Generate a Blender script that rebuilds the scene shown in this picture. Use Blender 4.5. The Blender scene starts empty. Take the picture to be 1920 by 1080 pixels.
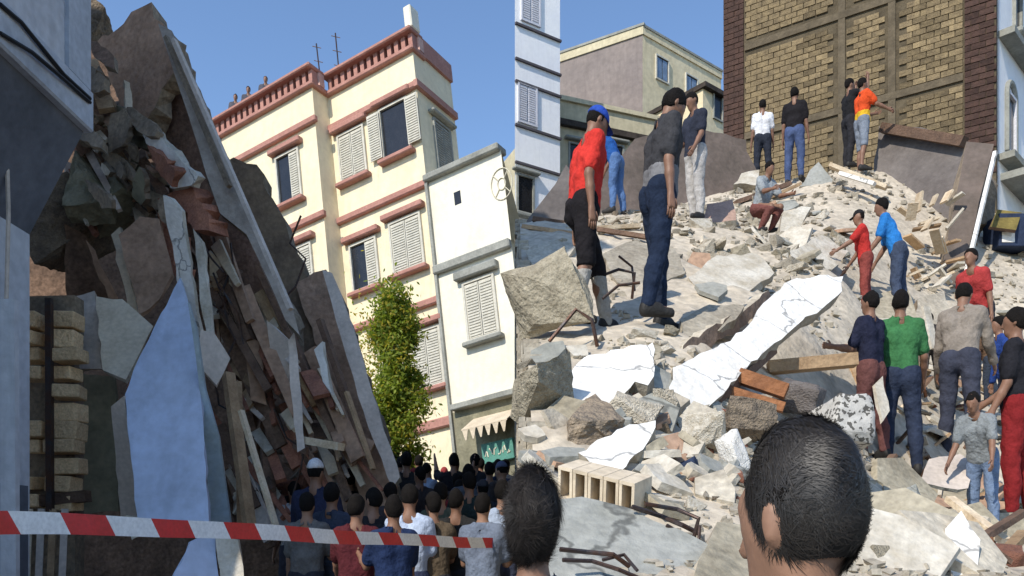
import bpy, bmesh, math, random
import numpy as np
from mathutils import Vector, Matrix, Euler
rnd = random.Random(7)
rng = np.random.default_rng(11)
R = math.radians
scene = bpy.context.scene
C = scene.collection

# ------------------------------------------------------------------ camera, sky, sun, exposure
F = 1500.0; CX = 960.0; HY = 1000.0; CAMZ = 1.55      # focal length in photo pixels, horizon row
cam = bpy.data.cameras.new('camera'); camo = bpy.data.objects.new('camera', cam); C.objects.link(camo)
cam.sensor_width = 36.0; cam.lens = 36.0*F/1920; cam.shift_y = (HY-540)/1920
cam.clip_start = 0.05; cam.clip_end = 2000
camo.location = (0, 0, CAMZ); camo.rotation_euler = (R(90), 0, 0)
scene.camera = camo
SUN_EL = R(41); SUN_H = Vector((-0.615, -0.79, 0)).normalized()     # horizontal direction towards the sun
world = bpy.data.worlds.new('World'); scene.world = world; world.use_nodes = True
wn = world.node_tree.nodes; wl = world.node_tree.links
bg = wn['Background']; sky = wn.new('ShaderNodeTexSky'); sky.sky_type = 'NISHITA'; sky.sun_disc = False
sky.sun_elevation = SUN_EL; sky.sun_rotation = math.atan2(SUN_H.x, SUN_H.y)
sky.air_density = 1.0; sky.dust_density = 0.15; sky.ozone_density = 4.0
wl.new(sky.outputs[0], bg.inputs[0]); bg.inputs[1].default_value = 0.15
sl = bpy.data.lights.new('sun', 'SUN'); sl.energy = 3.3; sl.angle = R(0.5); sl.color = (1.0, 0.93, 0.82)
so = bpy.data.objects.new('sun', sl); C.objects.link(so)
sd = Vector((SUN_H.x*math.cos(SUN_EL), SUN_H.y*math.cos(SUN_EL), math.sin(SUN_EL)))
so.rotation_euler = sd.to_track_quat('Z', 'Y').to_euler(); so.location = sd*60
scene.view_settings.view_transform = 'Standard'; scene.view_settings.look = 'None'
scene.view_settings.exposure = 0.55; scene.view_settings.gamma = 1.0

# ------------------------------------------------------------------ helpers
def ray(px, py): return Vector(((px-CX)/F, 1.0, (HY-py)/F))
def at(px, py, d): return Vector((0, 0, CAMZ)) + ray(px, py)*d
def hash3(i, j, k, s=0):
    h = (i.astype(np.int64)*374761393 + j.astype(np.int64)*668265263 + k.astype(np.int64)*2147483647 + s*974711) & 0x7fffffff
    h = ((h ^ (h >> 13))*1274126177) & 0x7fffffff
    return ((h ^ (h >> 16)) & 0xffff)/65535.0
def vnoise(p, s=0):
    p = np.asarray(p, float); i = np.floor(p).astype(np.int64); f = p-i; f = f*f*(3-2*f); r = 0
    for a in (0, 1):
        for b in (0, 1):
            for c in (0, 1):
                w = (f[..., 0] if a else 1-f[..., 0])*(f[..., 1] if b else 1-f[..., 1])*(f[..., 2] if c else 1-f[..., 2])
                r = r + w*hash3(i[..., 0]+a, i[..., 1]+b, i[..., 2]+c, s)
    return r*2-1
def fbm(p, octv=4, s=0):
    r = 0; a = 0.5; p = np.asarray(p, float)
    for o in range(octv):
        r = r + a*vnoise(p*(2**o), s+o); a *= 0.5
    return r

MATS = {}
def mat(name, col, rough=0.85, var=0.25, scale=4.0, bump=0.3, bscale=None, spec=0.25, col2=None, fine=0.12, metal=0.0, rand=0.0, streak=0.0, crack=0.0):
    """procedural surface: two scales of tone variation, patches of a second colour, fine relief"""
    if name in MATS: return MATS[name]
    m = bpy.data.materials.new(name); m.use_nodes = True; N = m.node_tree.nodes; L = m.node_tree.links
    b = N['Principled BSDF']; b.inputs['Roughness'].default_value = rough; b.inputs['Metallic'].default_value = metal
    b.inputs['Specular IOR Level'].default_value = spec
    tc = N.new('ShaderNodeTexCoord'); oi = N.new('ShaderNodeObjectInfo')
    ad = N.new('ShaderNodeVectorMath'); ad.operation = 'ADD'
    mu = N.new('ShaderNodeVectorMath'); mu.operation = 'SCALE'; cb = N.new('ShaderNodeCombineXYZ')
    for q in range(3): L.new(oi.outputs['Random'], cb.inputs[q])
    L.new(cb.outputs[0], mu.inputs[0]); mu.inputs['Scale'].default_value = 37.0
    L.new(tc.outputs['Object'], ad.inputs[0]); L.new(mu.outputs[0], ad.inputs[1])
    n1 = N.new('ShaderNodeTexNoise'); n1.inputs['Scale'].default_value = scale; n1.inputs['Detail'].default_value = 8; n1.inputs['Roughness'].default_value = 0.65
    n2 = N.new('ShaderNodeTexNoise'); n2.inputs['Scale'].default_value = scale*9; n2.inputs['Detail'].default_value = 5
    L.new(ad.outputs[0], n1.inputs['Vector']); L.new(ad.outputs[0], n2.inputs['Vector'])
    c2 = col2 if col2 else tuple(x*(1-2.2*var) if var < 0.4 else x*0.25 for x in col)
    r1 = N.new('ShaderNodeMapRange'); r1.inputs[1].default_value = 0.36; r1.inputs[2].default_value = 0.66
    L.new(n1.outputs[0], r1.inputs[0])
    mx = N.new('ShaderNodeMix'); mx.data_type = 'RGBA'
    mx.inputs[6].default_value = (*col, 1); mx.inputs[7].default_value = (*c2, 1)
    L.new(r1.outputs[0], mx.inputs[0])
    hs = N.new('ShaderNodeHueSaturation')
    r2 = N.new('ShaderNodeMapRange'); r2.inputs[1].default_value = 0.3; r2.inputs[2].default_value = 0.7
    r2.inputs[3].default_value = 1-fine; r2.inputs[4].default_value = 1+fine
    L.new(n2.outputs[0], r2.inputs[0])
    if rand:
        r3 = N.new('ShaderNodeMapRange'); r3.inputs[3].default_value = 1-rand; r3.inputs[4].default_value = 1+rand
        L.new(oi.outputs['Random'], r3.inputs[0])
        mm = N.new('ShaderNodeMath'); mm.operation = 'MULTIPLY'; L.new(r2.outputs[0], mm.inputs[0]); L.new(r3.outputs[0], mm.inputs[1])
        L.new(mm.outputs[0], hs.inputs['Value'])
    else: L.new(r2.outputs[0], hs.inputs['Value'])
    L.new(mx.outputs[2], hs.inputs['Color']); cur = hs.outputs[0]
    def darken(fac, colr):
        x = N.new('ShaderNodeMix'); x.data_type = 'RGBA'; L.new(fac, x.inputs[0]); L.new(cur, x.inputs[6]); x.inputs[7].default_value = (*colr, 1); return x.outputs[2]
    if streak:          # rain stains running down the render
        mp = N.new('ShaderNodeMapping'); mp.inputs['Scale'].default_value = (5, 5, .35); L.new(tc.outputs['Object'], mp.inputs[0])
        ns = N.new('ShaderNodeTexNoise'); ns.inputs['Scale'].default_value = 1.0; ns.inputs['Detail'].default_value = 6; ns.inputs['Roughness'].default_value = .7; L.new(mp.outputs[0], ns.inputs['Vector'])
        rs = N.new('ShaderNodeMapRange'); rs.inputs[1].default_value = .5; rs.inputs[2].default_value = .78; rs.inputs[4].default_value = streak; L.new(ns.outputs[0], rs.inputs[0])
        cur = darken(rs.outputs[0], tuple(v*.5 for v in col))
    if crack:           # fine cracks in the plaster
        vo = N.new('ShaderNodeTexVoronoi'); vo.feature = 'DISTANCE_TO_EDGE'; vo.inputs['Scale'].default_value = crack
        vm = N.new('ShaderNodeVectorMath'); vm.operation = 'ADD'; sc = N.new('ShaderNodeVectorMath'); sc.operation = 'SCALE'; sc.inputs['Scale'].default_value = .35
        nv_ = N.new('ShaderNodeTexNoise'); nv_.inputs['Scale'].default_value = 3.5; nv_.inputs['Detail'].default_value = 4; L.new(ad.outputs[0], nv_.inputs['Vector'])
        L.new(nv_.outputs['Color'], sc.inputs[0]); L.new(ad.outputs[0], vm.inputs[0]); L.new(sc.outputs[0], vm.inputs[1]); L.new(vm.outputs[0], vo.inputs['Vector'])
        rc = N.new('ShaderNodeMapRange'); rc.inputs[1].default_value = .004; rc.inputs[2].default_value = .016; rc.inputs[3].default_value = .75; rc.inputs[4].default_value = 0; L.new(vo.outputs['Distance'], rc.inputs[0])
        cur = darken(rc.outputs[0], tuple(v*.25 for v in col))
    L.new(cur, b.inputs['Base Color'])
    if bump:
        bp = N.new('ShaderNodeBump'); bp.inputs['Strength'].default_value = bump; bp.inputs['Distance'].default_value = 0.03
        n3 = N.new('ShaderNodeTexNoise'); n3.inputs['Scale'].default_value = bscale or scale*6; n3.inputs['Detail'].default_value = 7
        L.new(ad.outputs[0], n3.inputs['Vector']); L.new(n3.outputs[0], bp.inputs['Height']); L.new(bp.outputs[0], b.inputs['Normal'])
    MATS[name] = m
    return m

def tag(o, label, cat, group=None, kind=None):
    if label: o['label'] = label
    if cat: o['category'] = cat
    if group: o['group'] = group
    if kind: o['kind'] = kind
    return o
def empty(name, loc, label, cat, group=None):
    o = bpy.data.objects.new(name, None); C.objects.link(o); o.location = loc; o.empty_display_size = 0.2
    bpy.context.view_layer.update()
    return tag(o, label, cat, group)
def link(name, me, parent=None, loc=(0, 0, 0)):
    o = bpy.data.objects.new(name, me); C.objects.link(o)
    if parent is not None:
        o.parent = parent
        M = Matrix.Translation(parent.location) if parent.parent is None else Matrix.Identity(4)
        o.matrix_parent_inverse = parent_world(parent).inverted()
    o.location = loc
    return o
def parent_world(p):
    M = p.matrix_basis.copy()
    if p.parent is not None: M = parent_world(p.parent) @ p.matrix_parent_inverse @ M
    return M
class MB:
    """collects faces, then links them as one mesh object (world coordinates)"""
    def __init__(s): s.v = []; s.f = []; s.m = []; s.mi = 0
    def box8(s, p):
        n = len(s.v); s.v += [tuple(q) for q in p]
        for f in ((0, 3, 2, 1), (4, 5, 6, 7), (0, 1, 5, 4), (1, 2, 6, 5), (2, 3, 7, 6), (3, 0, 4, 7)):
            s.f.append(tuple(n+i for i in f)); s.m.append(s.mi)
    def box(s, x0, x1, y0, y1, z0, z1):
        s.box8([(x0, y0, z0), (x1, y0, z0), (x1, y1, z0), (x0, y1, z0), (x0, y0, z1), (x1, y0, z1), (x1, y1, z1), (x0, y1, z1)])
    def beam(s, a, b, w, t, up=(0, 0, 1), w2=None):
        a = Vector(a); b = Vector(b); d = (b-a).normalized(); u = Vector(up); x = d.cross(u)
        if x.length < 1e-3: x = d.cross(Vector((1, 0, 0)))
        x.normalize(); y = x.cross(d).normalized(); w2 = w2 or w
        s.box8([a-x*w/2-y*t/2, a+x*w/2-y*t/2, b+x*w2/2-y*t/2, b-x*w2/2-y*t/2, a-x*w/2+y*t/2, a+x*w/2+y*t/2, b+x*w2/2+y*t/2, b-x*w2/2+y*t/2])
    def tube(s, pts, r, seg=6, caps=True):
        pts = [Vector(p) for p in pts]; k = len(pts); rr = r if isinstance(r, (list, tuple)) else [r]*k
        n = len(s.v); x = None
        for i, p in enumerate(pts):
            d = (pts[min(i+1, k-1)]-pts[max(i-1, 0)]).normalized()
            if x is None: x = d.orthogonal().normalized()
            x = (x-d*x.dot(d)).normalized(); y = d.cross(x)
            for j in range(seg):
                a = 2*math.pi*j/seg; s.v.append(tuple(p+(x*math.cos(a)+y*math.sin(a))*rr[i]))
        for i in range(k-1):
            for j in range(seg):
                a = n+i*seg+j; b = n+i*seg+(j+1) % seg; s.f.append((a, b, b+seg, a+seg)); s.m.append(s.mi)
        if caps:
            s.f.append(tuple(n+j for j in reversed(range(seg)))); s.m.append(s.mi)
            s.f.append(tuple(n+(k-1)*seg+j for j in range(seg))); s.m.append(s.mi)
    def ball(s, c, r, seg=8, rings=6):
        c = Vector(c); r = Vector(r) if isinstance(r, (tuple, list, Vector)) else Vector((r, r, r)); n = len(s.v)
        for i in range(1, rings):
            th = math.pi*i/rings
            for j in range(seg):
                a = 2*math.pi*j/seg; s.v.append((c.x+r.x*math.sin(th)*math.cos(a), c.y+r.y*math.sin(th)*math.sin(a), c.z+r.z*math.cos(th)))
        s.v += [(c.x, c.y, c.z+r.z), (c.x, c.y, c.z-r.z)]; t = len(s.v)-2
        for i in range(rings-2):
            for j in range(seg):
                a = n+i*seg+j; b = n+i*seg+(j+1) % seg; s.f.append((a, a+seg, b+seg, b)); s.m.append(s.mi)
        for j in range(seg):
            s.f.append((t, n+j, n+(j+1) % seg)); s.m.append(s.mi)
            e = n+(rings-2)*seg; s.f.append((t+1, e+(j+1) % seg, e+j)); s.m.append(s.mi)
    def mesh(s, name, mats, smooth=False):
        me = bpy.data.meshes.new(name); me.from_pydata(s.v, [], s.f)
        for m in (mats if isinstance(mats, (list, tuple)) else [mats]): me.materials.append(m)
        if isinstance(mats, (list, tuple)): me.polygons.foreach_set('material_index', s.m)
        if smooth: me.polygons.foreach_set('use_smooth', [True]*len(me.polygons))
        me.update(); return me
    def build(s, name, mats, parent=None, smooth=False, bevel=0):
        me = s.mesh(name, mats, smooth)
        o = link(name, me, parent)
        if bevel:
            b = o.modifiers.new('bevel', 'BEVEL'); b.width = bevel; b.segments = 1
        return o

def jag(poly, step=14, amp=4, seed=0):
    """breaks an outline into uneven short edges (photo pixels)"""
    q = random.Random(seed); out = []
    for i, a in enumerate(poly):
        b = poly[(i+1) % len(poly)]; L = math.hypot(b[0]-a[0], b[1]-a[1]); k = max(1, int(L/step))
        nx, ny = -(b[1]-a[1])/max(L, 1), (b[0]-a[0])/max(L, 1)
        for j in range(k):
            t = (j+(q.uniform(-.3, .3) if j else 0))/k; o = q.uniform(-amp, amp) if j else q.uniform(-amp, amp)*.4
            out.append((a[0]+(b[0]-a[0])*t+nx*o, a[1]+(b[1]-a[1])*t+ny*o))
    return out
def plane3(s3):
    a, b, c = [at(*q) for q in s3]; n = (b-a).cross(c-a).normalized()
    if n.dot(Vector((0, 0, CAMZ))-a) < 0: n = -n
    return a, n
def on_plane(px, py, pl):
    a, n = pl; r = ray(px, py); o = Vector((0, 0, CAMZ)); return o+r*((a-o).dot(n)/r.dot(n))
def slab(name, poly, s3, th, mats, label=None, cat=None, parent=None, step=14, amp=4, seed=0, group=None, rough=0.0):
    """a broken plate: outline on its own plane in space, with thickness; mats = (face, broken edge)"""
    pl = plane3(s3); P = jag(poly, step, amp, seed) if amp else poly
    if sum(P[i][0]*P[(i+1) % len(P)][1]-P[(i+1) % len(P)][0]*P[i][1] for i in range(len(P))) > 0: P = P[::-1]
    fr = [on_plane(x, y, pl) for x, y in P]; n = pl[1]; q = random.Random(seed+5)
    cen = sum(fr, Vector())/len(fr)
    bm = bmesh.new()
    v0 = [bm.verts.new(p) for p in fr]
    v1 = [bm.verts.new(p-n*th*q.uniform(.85, 1.1)+(cen-p).normalized()*q.uniform(-.3, .5)*th*min(1, amp)) for p in fr]
    k = len(fr); ff = bm.faces.new(v0); ff.material_index = 0
    bk = bm.faces.new(v1[::-1]); bk.material_index = 0
    for i in range(k):
        f = bm.faces.new((v0[i], v1[i], v1[(i+1) % k], v0[(i+1) % k])); f.material_index = 1
    bmesh.ops.recalc_face_normals(bm, faces=bm.faces[:])
    bmesh.ops.triangulate(bm, faces=[ff, bk])
    me = bpy.data.meshes.new(name); bm.to_mesh(me); bm.free()
    if not isinstance(mats, (tuple, list)): mats = (mats, mats)
    for m in mats: me.materials.append(m)
    o = link(name, me, parent)
    if label: tag(o, label, cat, group)
    return o

# ------------------------------------------------------------------ materials
M_asphalt = mat('street_surface', (.09, .085, .08), .9, .2, 1.5, .4)
M_dust = mat('rubble_dust', (.53, .46, .36), .95, .2, 1.3, 1.0, 9, col2=(.39, .34, .27), fine=.22)
M_conc = mat('broken_concrete', (.50, .45, .36), .92, .25, 3, .9, 12, col2=(.31, .27, .21), fine=.2, rand=.25)
M_conc_y = mat('weathered_concrete', (.40, .355, .265), .92, .25, 3, .9, 10, col2=(.23, .20, .145), fine=.2)
M_conc_g = mat('grey_concrete', (.33, .33, .30), .9, .2, 2.5, .6, 14, col2=(.24, .24, .21), fine=.14, crack=1.3)
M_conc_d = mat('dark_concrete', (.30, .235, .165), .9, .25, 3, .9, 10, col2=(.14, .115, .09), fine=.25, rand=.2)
M_olive = mat('olive_render', (.27, .25, .17), .9, .2, 2, .6, 9, col2=(.16, .15, .10))
M_white = mat('white_plaster', (.80, .78, .74), .8, .05, 2.6, .6, 14, col2=(.66, .63, .57), fine=.08, crack=1.6)
M_whitedirty = mat('dusty_white_plaster', (.60, .56, .48), .85, .12, 4, .5, 18, col2=(.38, .33, .25))
M_brownwall = mat('brown_plaster', (.46, .30, .205), .9, .2, 2.2, .8, 10, col2=(.28, .18, .12), fine=.2)
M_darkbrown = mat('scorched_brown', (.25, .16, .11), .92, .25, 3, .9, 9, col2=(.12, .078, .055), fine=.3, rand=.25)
M_redbrick = mat('red_brick_rubble', (.36, .16, .10), .9, .25, 6, .7, 20, col2=(.22, .10, .07), fine=.2, rand=.3)
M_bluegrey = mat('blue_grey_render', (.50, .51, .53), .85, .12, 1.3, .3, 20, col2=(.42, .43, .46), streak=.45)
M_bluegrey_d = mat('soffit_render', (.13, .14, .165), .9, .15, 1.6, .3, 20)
M_strip = mat('grey_facade_edge', (.44, .39, .34), .85, .2, 2.5, .6, 14, col2=(.28, .24, .20))
M_door = mat('pale_blue_paint', (.50, .57, .72), .6, .08, 1.6, .12, 20, col2=(.40, .45, .55), fine=.08, streak=.5)
M_teal = mat('pale_teal_paint', (.34, .43, .50), .6, .15, 2, .15, 20, col2=(.30, .33, .30))
M_lav = mat('lavender_grey_paint', (.60, .52, .45), .75, .12, 3, .3, 15)
M_creampanel = mat('cream_panel', (.66, .56, .42), .8, .12, 3, .35, 14, col2=(.52, .43, .31))
M_block = mat('sandy_block', (.80, .58, .34), .92, .2, 6, .8, 25, col2=(.64, .44, .25), fine=.2, rand=.2)
M_wood = mat('raw_timber', (.42, .29, .17), .8, .25, 5, .5, 30, col2=(.25, .16, .09), rand=.3)
M_wood_d = mat('dark_timber', (.20, .125, .085), .85, .25, 5, .6, 30, col2=(.11, .07, .05), rand=.3)
M_wood_o = mat('orange_timber', (.40, .17, .07), .7, .25, 5, .4, 30, col2=(.22, .09, .04), rand=.2)
M_wood_l = mat('pale_timber', (.62, .52, .38), .8, .2, 6, .4, 30, col2=(.45, .34, .22), rand=.2)
M_cream = mat('cream_facade', (.80, .70, .49), .85, .06, .7, .2, 25, col2=(.73, .63, .43), fine=.06, streak=.35)
M_pink = mat('terracotta_trim', (.43, .22, .175), .8, .12, 2, .2, 20, col2=(.34, .165, .13))
M_pinkl = mat('pale_pink_trim', (.62, .40, .33), .8, .12, 2, .2, 20)
M_whitewall = mat('white_facade', (.80, .75, .62), .85, .05, .9, .2, 25, col2=(.72, .67, .54), fine=.05, streak=.2)
M_towerwhite = mat('bright_white_facade', (.90, .89, .87), .8, .04, .9, .15, 25, col2=(.82, .82, .84), fine=.03, streak=.25)
M_trimgrey = mat('grey_trim', (.33, .33, .29), .85, .15, 2, .3, 20)
M_shutter = mat('grey_shutter', (.60, .57, .48), .7, .1, 6, .2, 30)
M_shutter_w = mat('pale_shutter', (.62, .62, .66), .7, .06, 6, .2, 30)
M_darkglass = mat('dark_opening', (.02, .02, .022), .25, .2, 3, 0, spec=.5)
M_bluewin = mat('blue_window', (.22, .30, .42), .2, .2, 2, 0, spec=.5)
M_farshade = mat('far_shade_grey', (.27, .225, .20), .9, .15, .5, .3, 8, col2=(.22, .185, .17), streak=.5)
M_farcream = mat('far_cream_wall', (.74, .63, .42), .9, .08, .5, .2, 8, col2=(.66, .55, .35), streak=.4)
M_lowcream = mat('low_house_wall', (.60, .53, .36), .9, .12, .6, .3, 8, col2=(.48, .42, .28), streak=.5)
M_tanbrick = mat('tan_brick', (.22, .165, .09), .92, .25, 5, .8, 18, col2=(.125, .094, .055), fine=.25, rand=.38)
M_mortar = mat('mortar', (.12, .095, .06), .95, .2, 3, .7, 15)
M_colbeam = mat('concrete_frame', (.145, .115, .075), .92, .2, 3, .6, 12)
M_brownbrick = mat('brown_red_brick', (.075, .042, .032), .92, .25, 5, .8, 18, col2=(.045, .027, .022), rand=.3)
M_darkwall = mat('taupe_render', (.16, .125, .105), .9, .2, 1.5, .6, 9, col2=(.10, .08, .065))
M_slabgrey = mat('mauve_grey_render', (.17, .15, .138), .88, .15, 1.4, .7, 10, col2=(.11, .095, .088))
M_metal = mat('dark_metal', (.06, .06, .065), .5, .3, 8, .2, 30, metal=.6, col2=(.10, .05, .03))
M_cable = mat('black_cable', (.015, .015, .017), .6, .1, 5, 0)
M_cloth_n = mat('navy_sheet', (.03, .045, .09), .8, .2, 5, .3, 20)
M_tapew = mat('tape_white', (.78, .77, .76), .4, .05, 8, .1, 20, spec=.5)
M_taper = mat('tape_red', (.60, .018, .022), .4, .08, 8, .1, 20, spec=.5)

# ------------------------------------------------------------------ ground and rubble mound
def ground_z(x, y): return .085*min(max(y-2.0, 0), 23.0)
xs = [-400, -150, -60, -30]+list(np.arange(-20, 30.1, 1.0))+[45, 80, 180, 400]
ys = [-300, -80, -20]+list(np.arange(-8, 40.1, 1.0))+[60, 120, 300, 700]
gv = [(x, y, ground_z(x, y)) for y in ys for x in xs]; nx = len(xs)
gf = [(j*nx+i, j*nx+i+1, (j+1)*nx+i+1, (j+1)*nx+i) for j in range(len(ys)-1) for i in range(nx-1)]
g = MB(); g.v = gv; g.f = gf; g.m = [0]*len(gf)
tag(g.build('street', M_asphalt, smooth=True), 'dark street surface rising gently away from the camera', None, kind='structure')

CTRL = [(1125, 622, 6.25), (1205, 607, 5.95), (1305, 418, 10.9), (1432, 347, 15.5), (1490, 347, 14.6), (1615, 332, 14.2), (1425, 447, 11.6),
        (970, 415, 11), (970, 480, 8.6), (970, 650, 5.6), (970, 780, 4.3), (970, 890, 3.5), (970, 1010, 2.7), (1120, 500, 8.2), (1120, 412, 11.2),
        (1250, 700, 5.1), (1250, 810, 4.3), (1250, 920, 3.6), (1250, 1010, 3.0), (1250, 1100, 2.5), (1100, 780, 4.3), (1100, 900, 3.5), (1100, 1080, 2.6),
        (1400, 610, 7.0), (1400, 720, 5.5), (1400, 520, 8.8), (1400, 830, 4.6), (1400, 960, 3.5), (1400, 1090, 2.6), (1580, 520, 9.2), (1500, 620, 7.2), (1560, 450, 10.8), (1500, 400, 12.6),
        (1690, 912, 7.0), (1635, 875, 6.8), (1790, 862, 7.8), (1900, 972, 6.6), (1600, 960, 4.6), (1720, 990, 5.0), (1750, 1060, 3.6), (1900, 1075, 3.6),
        (1500, 760, 5.8), (1600, 700, 7.6), (1630, 615, 9.8), (1740, 520, 11.6), (1850, 600, 11.0), (1750, 350, 15.2), (1920, 640, 10.5), (1940, 470, 14),
        (1150, 402, 12), (1230, 395, 13), (1350, 370, 14)]
cp = [at(*c) for c in CTRL]
cp += [Vector(v) for v in ((.2, 14.5, 6.0), (.2, 18, 5.5), (2.5, 17, 7.5), (5, 18, 8.6), (8, 17, 8.3), (11, 16, 7.5), (11, 8, 2.8), (9, 4, 1.4), (6, 2.2, 1.0), (2, 2.0, 1.1), (.2, 2.1, 1.1))]
A = np.array([(p.x, p.y) for p in cp]); Z = np.array([p.z for p in cp]); n = len(A)
def tpsk(r): return np.where(r > 1e-9, r*r*np.log(r+1e-12), 0)
K = tpsk(np.linalg.norm(A[:, None]-A[None], axis=2))+np.eye(n)*.08
Pm = np.c_[np.ones(n), A]; S = np.block([[K, Pm], [Pm.T, np.zeros((3, 3))]])
W = np.linalg.solve(S, np.r_[Z, 0, 0, 0])
def mound_base(X, Y):
    X = np.asarray(X, float); Y = np.asarray(Y, float); out = W[n]+W[n+1]*X+W[n+2]*Y
    for i in range(n): out = out+W[i]*tpsk(np.hypot(X-A[i, 0], Y-A[i, 1]))
    return out
def mound_h(X, Y):
    X = np.asarray(X, float); Y = np.asarray(Y, float); z = mound_base(X, Y)
    p = np.stack([X, Y, X*0], -1)
    z = z+.10*fbm(p*1.1, 3, 3)+.06*np.abs(fbm(p*3.3, 3, 9))+.025*fbm(p*11, 2, 5)
    s = np.clip((12.5-X)/1.5, 0, 1)*np.clip((Y-1.85)/.35, 0, 1)*np.clip((20-Y)/1.5, 0, 1)
    return z*s-.3*(1-s)
mx_ = np.arange(.10, 12.6, .065); my_ = np.concatenate([np.arange(1.8, 9, .055), np.arange(9, 20.2, .1)])
GX, GY = np.meshgrid(mx_, my_); GZ = mound_h(GX, GY)
g = MB(); g.v = [tuple(v) for v in np.stack([GX, GY, GZ], -1).reshape(-1, 3)]; nx = len(mx_)
g.f = [(j*nx+i, j*nx+i+1, (j+1)*nx+i+1, (j+1)*nx+i) for j in range(len(my_)-1) for i in range(nx-1)]; g.m = [0]*len(g.f)
tag(g.build('rubble_mound', M_dust, smooth=True), 'sloping mound of dusty tan rubble', None, kind='structure')
def mz(x, y): return float(mound_h(np.array([x]), np.array([y]))[0])
TT = np.arange(2.2, 19, .02)
def hit(px, py):
    """where a sight line meets the mound"""
    r = ray(px, py); h = mound_h(r.x*TT, TT); k = np.nonzero(CAMZ+r.z*TT < h)[0]
    d = TT[k[0]] if len(k) else 15.0
    return at(px, py, float(d)), float(d)

# broken party wall that holds the mound's street side
pw = MB(); yy = np.arange(2.45, 12.0, .16); q = random.Random(3)
top = [mz(.2, y)+q.uniform(-.03, .06) for y in yy]
for i in range(len(yy)-1):
    t = min(top[i], top[i+1])+q.uniform(-.05, .03)
    z_ = 0; pw.box(.075, .188, yy[i]+.001, yy[i+1], 0, t-.01)
    while z_ < t-.02:       # rough courses
        e_ = min(z_+q.uniform(.14, .24), t); pw.box(.035+q.uniform(0, .03), .07+q.uniform(0, .004), yy[i]+q.uniform(.002, .012), yy[i+1]-q.uniform(.0, .01), z_+.006, e_-.006); z_ = e_
tag(pw.build('broken_wall', M_conc), 'jagged stub of party wall retaining the rubble mound beside the street', 'wall')

# ------------------------------------------------------------------ framed buildings
class Frame:
    def __init__(s, o, h, n, u): s.o = Vector(o); s.h = Vector(h).normalized(); s.n = Vector(n).normalized(); s.u = Vector(u).normalized()
    def P(s, a, b, c): return s.o+s.h*a+s.n*b+s.u*c
    def px(s, x, y, b=0):
        p = on_plane(x, y, (s.P(0, b, 0), s.n)); d = p-s.P(0, b, 0); return d.dot(s.h), d.dot(s.u)
    def box(s, m, a0, a1, b0, b1, c0, c1):
        m.box8([s.P(a, b, c) for c in (c0, c1) for a, b in ((a0, b0), (a1, b0), (a1, b1), (a0, b1))])
    def part(s, name, a0, a1, b0, b1, c0, c1, mt, parent, bevel=0):
        m = MB(); s.box(m, a0, a1, b0, b1, c0, c1); o = m.build(name, mt, parent, bevel=bevel)
        fixn(o); return o
def fixn(o):
    bm = bmesh.new(); bm.from_mesh(o.data); bmesh.ops.recalc_face_normals(bm, faces=bm.faces[:]); bm.to_mesh(o.data); bm.free()
def window(fr, root, a, c, w, h, b=0, style='closed', trim=None, shut=None, lint=.17):
    """window part with pane, shutters, sill and lintel as its pieces"""
    m = MB(); t = .06
    for A0, A1, C0, C1 in ((a-w/2-t, a-w/2, c-h/2, c+h/2), (a+w/2, a+w/2+t, c-h/2, c+h/2), (a-w/2-t, a+w/2+t, c+h/2, c+h/2+t), (a-w/2-t, a+w/2+t, c-h/2-t, c-h/2)):
        fr.box(m, A0, A1, b-.02, b+.07, C0, C1)
    wo = m.build('window', shut or M_shutter, root); fixn(wo)
    fr.part('pane', a-w/2, a+w/2, b-.03, b+.012, c-h/2, c+h/2, M_darkglass, wo)
    def leaf(a0, a1, b0, swing=0):
        m = MB(); fr.box(m, a0, a1, b0, b0+.025, c-h/2+.02, c+h/2-.02); k = int(h/.075)
        for i in range(k):
            z = c-h/2+.06+i*(h-.1)/k; fr.box(m, a0+.03, a1-.03, b0+.024, b0+.045, z, z+.04)
        o = m.build('shutter', shut or M_shutter, wo); fixn(o)
    if style == 'closed': leaf(a-w/2, a-.01, b+.02); leaf(a+.01, a+w/2, b+.02)
    elif style == 'open': leaf(a-w/2-.5*w, a-w/2-.02, b+.10); leaf(a+w/2+.02, a+w/2+.5*w, b+.10)
    elif style == 'half': leaf(a-w/2, a-.08*w, b+.02)
    if trim:
        if lint: fr.part('lintel', a-w/2-.22, a+w/2+.22, b-.01, b+.20, c+h/2+.12, c+h/2+.12+lint, trim, wo, .03)
        fr.part('sill', a-w/2-.16, a+w/2+.16, b-.01, b+.22, c-h/2-.20, c-h/2-.07, trim, wo, .03)
    return wo

h = Vector((-2610, 1500, -430)).normalized(); u0 = Vector((-.112, .095, 1)).normalized(); nn = h.cross(u0).normalized()
if nn.y > 0: nn = -nn
u = (u0-h*u0.dot(h)).normalized()
fr = Frame(at(800, 345, 21), h, nn, u)
root = empty('apartment_building', at(800, 1000, 21), 'cream four-storey apartment block with terracotta bands, cornice and shuttered windows', 'building')
aw, _ = fr.px(632, 440); ar = aw-.12        # where the projecting wing begins
E = MB(); fr.box(E, 0, ar+3, -1.8, 0, -10.5, 3.85); fr.box(E, ar, 16, -1.8, .62, -10.5, 3.80)
w = E.build('wall', M_cream, root); fixn(w)
for c, hh in ((2.66, .19), (-.10, .19), (-3.26, .19), (-6.5, .26)):
    fr.part('band', -.09, ar+.02, -.02, .13, c, c+hh, M_pink, root, .03)
    fr.part('band', ar-.10, 16.1, .60, .75, c, c+hh, M_pink, root, .03)
    fr.part('band', -.12, .0, -1.8, .131, c+.002, c+hh-.002, M_pink, root)
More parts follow.
